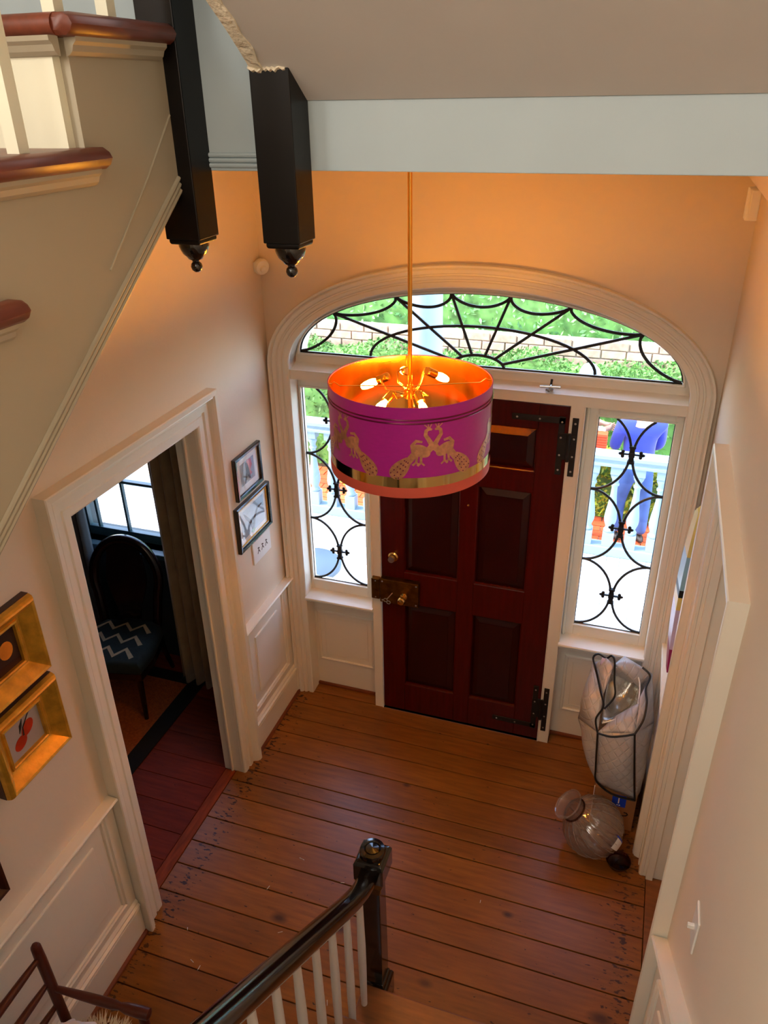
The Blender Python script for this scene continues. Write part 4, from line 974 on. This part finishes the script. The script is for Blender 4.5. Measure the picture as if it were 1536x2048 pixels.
G().box(-2.42, -1.40, .0, .16, .89, .93).build('sill', 'tealtrim', w4, .006)
def curtain(x0, x1, z0, z1, y, m, label, folds, lean=0):
    o = thing('window_curtain', ((x0+x1)/2, y, z0), label, 'curtain', 'dining room curtains'); n_ = 90; rings = []
    for j in range(12):
        t = j/11; z = z1+(z0-z1)*t; ring = []
        for i in range(n_+1):
            s = i/n_; ring.append((x0+(x1-x0)*s+lean*t, y+.045*sin(folds*2*pi*s+.6*sin(3*t))*(0.6+.5*t)+.012*sin(23*s), z))
        rings.append(ring)
    q = G().loft(rings, cap=False, closed=False).build('drape', m, o); md = q.modifiers.new('thickness', 'SOLIDIFY'); md.thickness = .006
    return o
curtain(-1.50, -.98, .01, 2.75, -.16, 'curtain', 'long brown velvet curtain hanging just inside the doorway, right of the dining room window', 6)
o = curtain(-2.85, -2.14, .01, 2.75, -.08, 'curtaing', 'grey curtain at the left side of the dining room window', 7)
o['group'] = 'dining room curtains'
rod = thing('curtain_rod', (-1.9, -.11, 2.78), 'dark curtain rod over the dining room window', 'curtain rod')
G().tube([(-2.85, -.115, 2.77), (-.82, -.115, 2.77)], .014, 10).build('pole', 'blackmat', rod)
for x in (-2.8, -.95): G().tube([(x, -.115, 2.77), (x, .058, 2.77)], .008, 8).build('bracket', 'blackmat', rod)
rg = thing('sisal_rug', (-2.6, -1.4, 0), 'orange brown sisal rug with a wide black border on the dining room floor', 'rug')
G().box(-3.9, -1.43, -2.8, -.22, .001, .010).build('field', 'sisal', rg)
g = G(); g.box(-1.43, -1.315, -2.9, -.12, .001, .012).box(-3.9, -1.43, -.22, -.12, .001, .012).box(-3.9, -1.43, -2.9, -2.8, .001, .012); g.build('border', 'rugb', rg, .002)
ch = thing('balloon_back_chair', (-1.80, -.40, 0), 'dark balloon-back dining chair with a slate zigzag seat in front of the dining room window', 'chair')
ca, sa = cos(.22), sin(.22)
def T(x, y, z): return (-1.79+x*ca-y*sa, -.40+x*sa+y*ca, z+.012)
seat = [(-.25, -.27), (.25, -.27), (.275, -.1), (.25, .16), (.20, .24), (-.20, .24), (-.25, .16), (-.275, -.1)]
g = G(); rings = [[T(x*s, y*s, z) for x, y in seat] for s, z in ((.95, .375), (1.0, .385), (1.0, .415), (.97, .44), (.86, .462), (.5, .474), (.05, .477))]
g.loft(rings); g.build('seat', 'seatfab', ch)
def seatz(x, y): return .4785-.02*max(abs(x)/.25, abs(y)/.26)**3
for row in range(3):
    g = G(); P = []; y0 = -.19+row*.135
    for i in range(7): x = -.20+i*.066; P.append((x-.02+.01*row, y0+(.075 if i % 2 else 0)-.10*x))
    A, B = stroke(P, .016); m_ = len(A); vs = [T(u, v, seatz(u, v)) for u, v in A+B]
    g.add(vs, [(i, i+1, m_+i+1, m_+i) for i in range(m_-1)]); g.build('zigzag_stripe', 'seatzig', ch, fix=False)
g = G(); rings = [[T(x*s, y*s, z) for x, y in seat] for s, z in ((.98, .32), (1.0, .33), (1.0, .38), (.97, .39))]; g.loft(rings, smooth=False).build('seat_frame', 'darkchair', ch)
for x, y, dx, dy in ((-.22, -.24, -.01, -.03), (.22, -.24, .01, -.03), (-.2, .2, -.02, .08), (.2, .2, .02, .08)):
    G().tube([T(x, y, .36), T(x+dx*.3, y+dy*.3, .2), T(x+dx, y+dy, 0)], [.024, .02, .015], 10).build('leg', 'darkchair', ch)
hoop = []
for i in range(33):
    t = -.38+(pi+.76)*i/32; z = .78+.285*sin(t); x = .235*cos(t)*(1 if z > .6 else .93); hoop.append(T(x, .22+.10*max(0, (z-.45))/.6, z))
hoop = [T(.19, .215, .42)]+hoop+[T(-.19, .215, .42)]
G().tube(hoop, .034, 10).build('hoop_back', 'darkchair', ch)
rings = []
for i in range(12):
    t = i/11; z = .47+.57*t; w = .075+.055*sin(pi*t)**2+.05*t*t; y = .225+.10*(z-.45)/.6; rings.append([T(-w, y-.010, z), T(w, y-.010, z), T(w, y+.010, z), T(-w, y+.010, z)])
G().loft(rings, smooth=False).build('splat', 'darkchair', ch)

# ------------------------------------------------------------------ porch and garden outside the entrance
GZ = -.45
dk = st(G().box(-6.6, 4.2, .26, 2.72, -.16, -.062).build('porch_deck', 'gap'))
for k in range(74):
    x = -6.4+.115*k; G().box(x+.0015, x+.1135, .26, 2.78, -.062, -.035).build('deck_board', 'deck', dk, .002)
st(G().box(-.58, 1.66, .14, .40, -.03, -.002).build('door_sill', 'deck', None, .006))
pr = thing('porch_railing', (0, 2.6, -.03), 'white turned-baluster porch railing seen through both sidelights', 'railing')
g = G(); g.prism([(2.53, .865), (2.67, .865), (2.67, .885), (2.655, .90), (2.655, .925), (2.68, .935), (2.68, .965), (2.60, .985), (2.52, .965), (2.52, .935), (2.545, .925), (2.545, .90), (2.53, .885)], lambda u, v, h: (h, u, v), -6.5, 4.1); g.build('top_rail', 'porchw', pr)
G().box(-6.5, 4.1, 2.535, 2.665, -.035, .06).build('bottom_rail', 'porchw', pr, .008)
bal0 = None; me = None
prof = [(.030, .20), (.045, .205), (.047, .225), (.036, .24), (.034, .25), (.052, .30), (.056, .34), (.050, .40), (.038, .48), (.029, .56), (.025, .63), (.026, .66), (.037, .668), (.037, .684), (.027, .692), (.030, .72), (.044, .745), (.046, .765), (.036, .785)]
def mkbal(x):
    g = G(); g.box(x-.05, x+.05, 2.55, 2.65, .06, .20).lathe(prof, (x, 2.6, 0), n=14).box(x-.05, x+.05, 2.55, 2.65, .785, .868); return g.build('baluster', 'porchw', pr)
for k in range(33):
    x = -3.15+.193*k
    if abs(x+.455) < .2: continue
    if bal0 is None: bal0 = mkbal(x); bx_ = x
    else:
        c = bal0.copy(); COL.objects.link(c); c.location = (x-bx_, 0, 0)
cl_ = thing('porch_column', (-.455, 2.6, -.03), 'round white porch column seen through the left half of the fanlight', 'column')
G().lathe([(.145, .14), (.150, .9), (.146, 1.8), (.13, 3.2)], (-.455, 2.6, 0), n=32).build('shaft', 'porchw', cl_)
g = G(); g.box(-.655, -.255, 2.4, 2.8, -.035, .05).lathe([(.185, .05), (.195, .075), (.185, .1), (.16, .115), (.165, .13), (.145, .145)], (-.455, 2.6, 0), n=32); g.build('base', 'porchw', cl_)
G().lathe([(.13, 3.2), (.15, 3.22), (.14, 3.25), (.18, 3.30), (.19, 3.33)], (-.455, 2.6, 0), n=32).build('capital', 'porchw', cl_)
tb = thing('porch_table', (-.83, .80, -.035), 'round grey-topped table on the white porch deck outside the left sidelight', 'table')
TZ_ = .56
G().lathe([(.0001, TZ_), (.235, TZ_), (.245, TZ_-.006), (.247, TZ_-.03), (.235, TZ_-.04), (.0001, TZ_-.04)], (-.855, .76, 0), n=48).build('table_top', 'tabletop', tb)
G().lathe([(.028, -.0), (.026, .3), (.028, TZ_-.04)], (-.855, .76, 0), n=14).build('pedestal', 'porchw', tb)
G().lathe([(.0001, -.034), (.17, -.034), (.165, -.022), (.03, .0), (.0001, .0)], (-.855, .76, 0), n=32).build('foot', 'porchw', tb)

sw_ = st(G().box(-8, 5, 2.72, 4.46, GZ-.1, GZ-.018).build('brick_sidewalk', 'mortar'))
b0 = None
for j in range(11):
    for i in range(26):
        x = -2.75+.213*i+(.106 if j % 2 else 0); y = 3.2+.113*j
        if b0 is None: b0 = G().box(0, .203, 0, .103, GZ-.03, GZ).build('brick', 'brick', sw_, .003); b0.location = (x, y, 0)
        else:
            c = b0.copy(); COL.objects.link(c); c.location = (x, y, .003*random.random())
st(G().box(-9, 6, 4.46, 7.5, GZ-.1, GZ+.02).build('garden_bed', 'earth'))
gw = st(G().box(-5, 5, 4.93, 5.12, GZ, 1.265).build('garden_wall', 'mortar'))
b0 = None; r = random.Random(4)
for j, (za, zb) in enumerate(((.89, .985), (.995, 1.09), (1.10, 1.19), (1.20, 1.295))):
    for i in range(32):
        w = .27 if j != 3 else .31
        x = -4.2+w*i+(w/2 if j % 2 else 0)
        if x > 4.2: continue
        key = w
        g = G().box(0, w-.014, 0, .05, za, zb)
        if i < 1: mk = g.build('brick', 'wallbrick', gw, .008); mk.location = (x, 4.90, 0)
        else:
            c = mk.copy(); COL.objects.link(c); c.location = (x, 4.90-.012*r.random(), .004*r.random())
def hedge(name, x0, x1, y0, y1, z0, z1, n, m, label, size, seed, group=None, wav=.08):
    r = random.Random(seed); o = thing(name, ((x0+x1)/2, (y0+y1)/2, z0), label, 'hedge', group)
    G().box(x0+.05, x1-.05, y0+.08, y1-.02, z0, z1-.10).build('branch_core', 'leafd', o)
    vs = []; fs = []
    for i in range(n):
        x = x0+(x1-x0)*r.random()
        if r.random() < .62: y = y0+.10*r.random()**1.5+wav*(.5+.5*sin(3.1*x+seed))*.5; z = z0+(z1-z0)*r.random()
        else: y = y0+(y1-y0)*r.random(); z = z1-.08*r.random()+.05*sin(4*x+seed)
        z += .03*sin(7*x)
        u = Vector((r.gauss(0, 1), r.gauss(0, 1)-.4, r.gauss(0, 1))).normalized(); v = u.cross(Vector((r.gauss(0, 1), r.gauss(0, 1), r.gauss(0, 1)))).normalized()
        s = size*(.6+.8*r.random()); p = Vector((x, y, z)); k = len(vs)
        vs += [p-u*s, p+v*s*.45, p+u*s, p-v*s*.45]; fs.append((k, k+1, k+2, k+3))
    tag(G().add(vs, fs).build('foliage', m, o, fix=False), kind='stuff'); return o
hedge('clipped_hedge', -4.6, 3.6, 4.42, 4.86, GZ, 1.13, 15000, 'leafd', 'dense clipped dark green hedge in front of the garden brick wall', .028, 1)
hedge('ivy_hedge', -4.6, 3.8, 5.22, 5.75, GZ, 2.75, 13000, 'leafl', 'pale green ivy hedge rising behind the top of the garden brick wall', .036, 2)
hedge('flowering_shrub', -2.0, -.75, 4.0, 4.38, GZ, .25, 2600, 'leafy', 'yellow green low shrub beyond the railing outside the left sidelight', .032, 3)
hedge('flowering_shrub', .75, 2.0, 4.0, 4.38, GZ, .22, 2600, 'leafy', 'yellow green low shrub behind the two people outside the right sidelight', .032, 4)
# orange cord coiled on the bricks
cd_ = []
for i in range(120):
    t = i/119; a = t*6*pi; cd_.append((1.75+.16*cos(a)+.5*t, 3.25+.16*sin(a)+.1*t, GZ+.012+.01*t))
tag(G().tube(cd_, .009, 6).build('extension_cord', 'orange'), 'orange extension cord coiled on the brick sidewalk beyond the porch railing', 'cord')

# ------------------------------------------------------------------ two people on the sidewalk
def skinmesh(name, verts, edges, radii, root, m, parent, sub=2):
    me = bpy.data.meshes.new(name); me.from_pydata([tuple(v) for v in verts], edges, []); o = bpy.data.objects.new(name, me); COL.objects.link(o)
    o.modifiers.new('skin', 'SKIN')
    if not me.skin_vertices:
        me.skin_vertices.new() if hasattr(me.skin_vertices, 'new') else None
    for i, rr in enumerate(radii):
        sv = me.skin_vertices[0].data[i]; sv.radius = (rr, rr) if not isinstance(rr, tuple) else rr; sv.use_root = (i == root)
    o.modifiers['skin'].use_smooth_shade = True
    s = o.modifiers.new('subdivision', 'SUBSURF'); s.levels = sub; s.render_levels = sub
    me.materials.append(M[m]); put(o, parent); return o
def person(name, base, yaw, label, top, bottoms, hairm, lean=0.0, arm_l=None, arm_r=None, headturn=0.0, stance=.12, step=.0, sc=1.0):
    p = thing(name, base, label, 'person'); c, s = cos(yaw), sin(yaw); B = Vector(base)
    def T(x, y, z):   # x to the person's right, y forward
        y2 = y+max(0, z-.9)*sin(lean); return B+Vector((x*c-y2*s, x*s+y2*c, z))*sc
    arm_l = arm_l or [(-.22, 0, 1.42), (-.30, .0, 1.14), (-.27, .14, .90)]; arm_r = arm_r or [(.22, 0, 1.42), (.30, .0, 1.14), (.27, .14, .90)]
    V_ = [T(0, 0, .95), T(0, -.01, 1.12), T(0, 0, 1.28), T(0, 0, 1.42), T(0, .01, 1.50), T(0, .03, 1.56)]
    R_ = [(.15, .11), (.135, .10), (.15, .105), (.12, .09), .055, .055]
    E = [(i, i+1) for i in range(5)]
    def limb(start, pts, rs):
        k = start
        for q, rr in zip(pts, rs): V_.append(T(*q)); R_.append(rr); E.append((k, len(V_)-1)); k = len(V_)-1
        return k
    aL = limb(3, arm_l, [.06, .043, .032]); aR = limb(3, arm_r, [.06, .043, .032])
    lL = [(-.10, 0, .86), (-stance, .03+step, .48), (-stance, -.02+step, .09)]; lR = [(.10, 0, .86), (stance, .03-step, .48), (stance, -.02-step, .09)]
    limb(0, lL, [.088, .062, .042]); limb(0, lR, [.088, .062, .042])
    # hands: palm, four fingers and a thumb
    for k, sgn, arm in ((aL, -1, arm_l), (aR, 1, arm_r)):
        e = Vector(arm[1]); w = Vector(arm[2]); dr = (w-e).normalized(); sd = dr.cross(Vector((1, 0, 0))).normalized(); pal = w+dr*.07
        V_.append(T(*pal)); R_.append((.038, .018)); E.append((k, len(V_)-1)); pk = len(V_)-1
        for f, ln in zip((-1.5, -.5, .5, 1.5), (.06, .072, .068, .052)):
            q = pal+dr*.03+sd*.018*f; V_.append(T(*q)); R_.append(.0095); E.append((pk, len(V_)-1)); a_ = len(V_)-1
            q = q+dr*ln+Vector((-sgn*.02, 0, 0)); V_.append(T(*q)); R_.append(.008); E.append((a_, len(V_)-1))
        q = w+dr*.02+sd*.04; V_.append(T(*q)); R_.append(.011); E.append((k, len(V_)-1)); q = q+dr*.04+sd*.012; V_.append(T(*q)); R_.append(.009); E.append((len(V_)-2, len(V_)-1))
    body = skinmesh('body', V_, E, R_, 0, 'skin', p)
    rot = Matrix.Rotation(yaw+headturn, 3, 'Z')
    hc = T(0, .05, 1.64)
    hd = G().ell(hc, (.075, .098, .118), 20, 14, rot)
    f_ = lambda x, y, z: hc+rot @ Vector((x, y, z))
    hd.ell(f_(0, .100, -.012), (.014, .022, .024), 8, 6, rot).ell(f_(-.077, 0, -.005), (.012, .022, .034), 8, 6, rot).ell(f_(.077, 0, -.005), (.012, .022, .034), 8, 6, rot).ell(f_(0, .055, -.085), (.045, .04, .035), 10, 7, rot)
    h = hd.build('head', 'skin', p)
    g = G(); g.ell(f_(-.03, .088, .01), (.014, .010, .007), 8, 5, rot).ell(f_(.03, .088, .01), (.014, .010, .007), 8, 5, rot); g.build('eyes', 'ink', h)
    G().ell(f_(0, .092, -.055), (.024, .010, .007), 8, 5, rot).build('mouth', 'red', h)
    G().ell(f_(0, -.022, .032), (.084, .098, .105), 18, 12, rot).build('hair', hairm, p)
    # clothes follow the body a little outside it
    tv = V_[:4]+[V_[4]]; sel = list(range(5)); V2 = [V_[i] for i in sel]; R2 = [(.175, .135), (.165, .128), (.175, .13), (.145, .112), (.072, .072)]; V2[0] = T(0, 0, .88); E2 = [(0, 1), (1, 2), (2, 3), (3, 4)]
    for arm in (arm_l, arm_r):
        k = 3
        for q, rr in zip(arm, (.078, .060, .046)): V2.append(T(*q)); R2.append(rr); E2.append((k, len(V2)-1)); k = len(V2)-1
    skinmesh('jacket', V2, E2, R2, 0, top, p)
    V3 = [T(0, 0, 1.12), T(0, 0, .93)]; R3 = [(.158, .118), (.168, .125)]; E3 = [(0, 1)]
    for leg in (lL, lR):
        k = 1
        for q, rr in zip(leg, (.105, .078, .060)): V3.append(T(*q)); R3.append(rr); E3.append((k, len(V3)-1)); k = len(V3)-1
    skinmesh('trousers', V3, E3, R3, 0, bottoms, p)
    for leg in (lL, lR):
        x, y, z = leg[2]; G().ell(T(x, y+.06, .045), (.045, .13, .045), 12, 8, Matrix.Rotation(yaw, 3, 'Z')).build('shoe', 'shoemat', p)
    return p
person('person', (1.46, 3.66, GZ), radians(20), 'person in a cobalt blue jacket and jeans standing with their back to the porch railing', 'fleece', 'jeans', 'greyhair', .05,
       [(-.22, 0, 1.42), (-.25, .08, 1.16), (-.16, .26, 1.10)], [(.22, 0, 1.42), (.25, .06, 1.16), (.16, .26, 1.06)], 0, .13, .05, .90)
pa = person('person', (.84, 3.74, GZ), radians(-70), 'grey-haired person in a white shirt and grey vest facing the one in blue', 'shirt', 'khaki', 'greyhair', .03,
       [(-.22, 0, 1.42), (-.28, .04, 1.16), (-.18, .26, 1.10)], [(.22, 0, 1.42), (.29, .02, 1.17), (.16, .20, 1.16)], 0, .11, 0, 1.04)
vb = Vector((.84, 3.74, GZ))
g = G(); rings = []
for z, a, b in ((.98, .185, .15), (1.1, .178, .145), (1.28, .19, .148), (1.40, .165, .13)):
    rings.append([(vb.x+(b+.012)*cos(t*pi/12), vb.y+(a+.012)*sin(t*pi/12), vb.z+z) for t in range(24)])
g.loft(rings, cap=False).build('vest', 'vest', pa)
ob = thing('orange_crate', (1.09, 3.42, .55), 'small orange ribbed crate carried by the grey-haired person in the white shirt', 'crate')
G().box(1.03, 1.15, 3.36, 3.46, .60, .82).build('crate_body', 'orange', ob, .004)
g = G()
for k in range(8): g.box(1.025, 1.155, 3.353, 3.36, .615+k*.026, .627+k*.026)
g.build('rib', 'orange', ob)
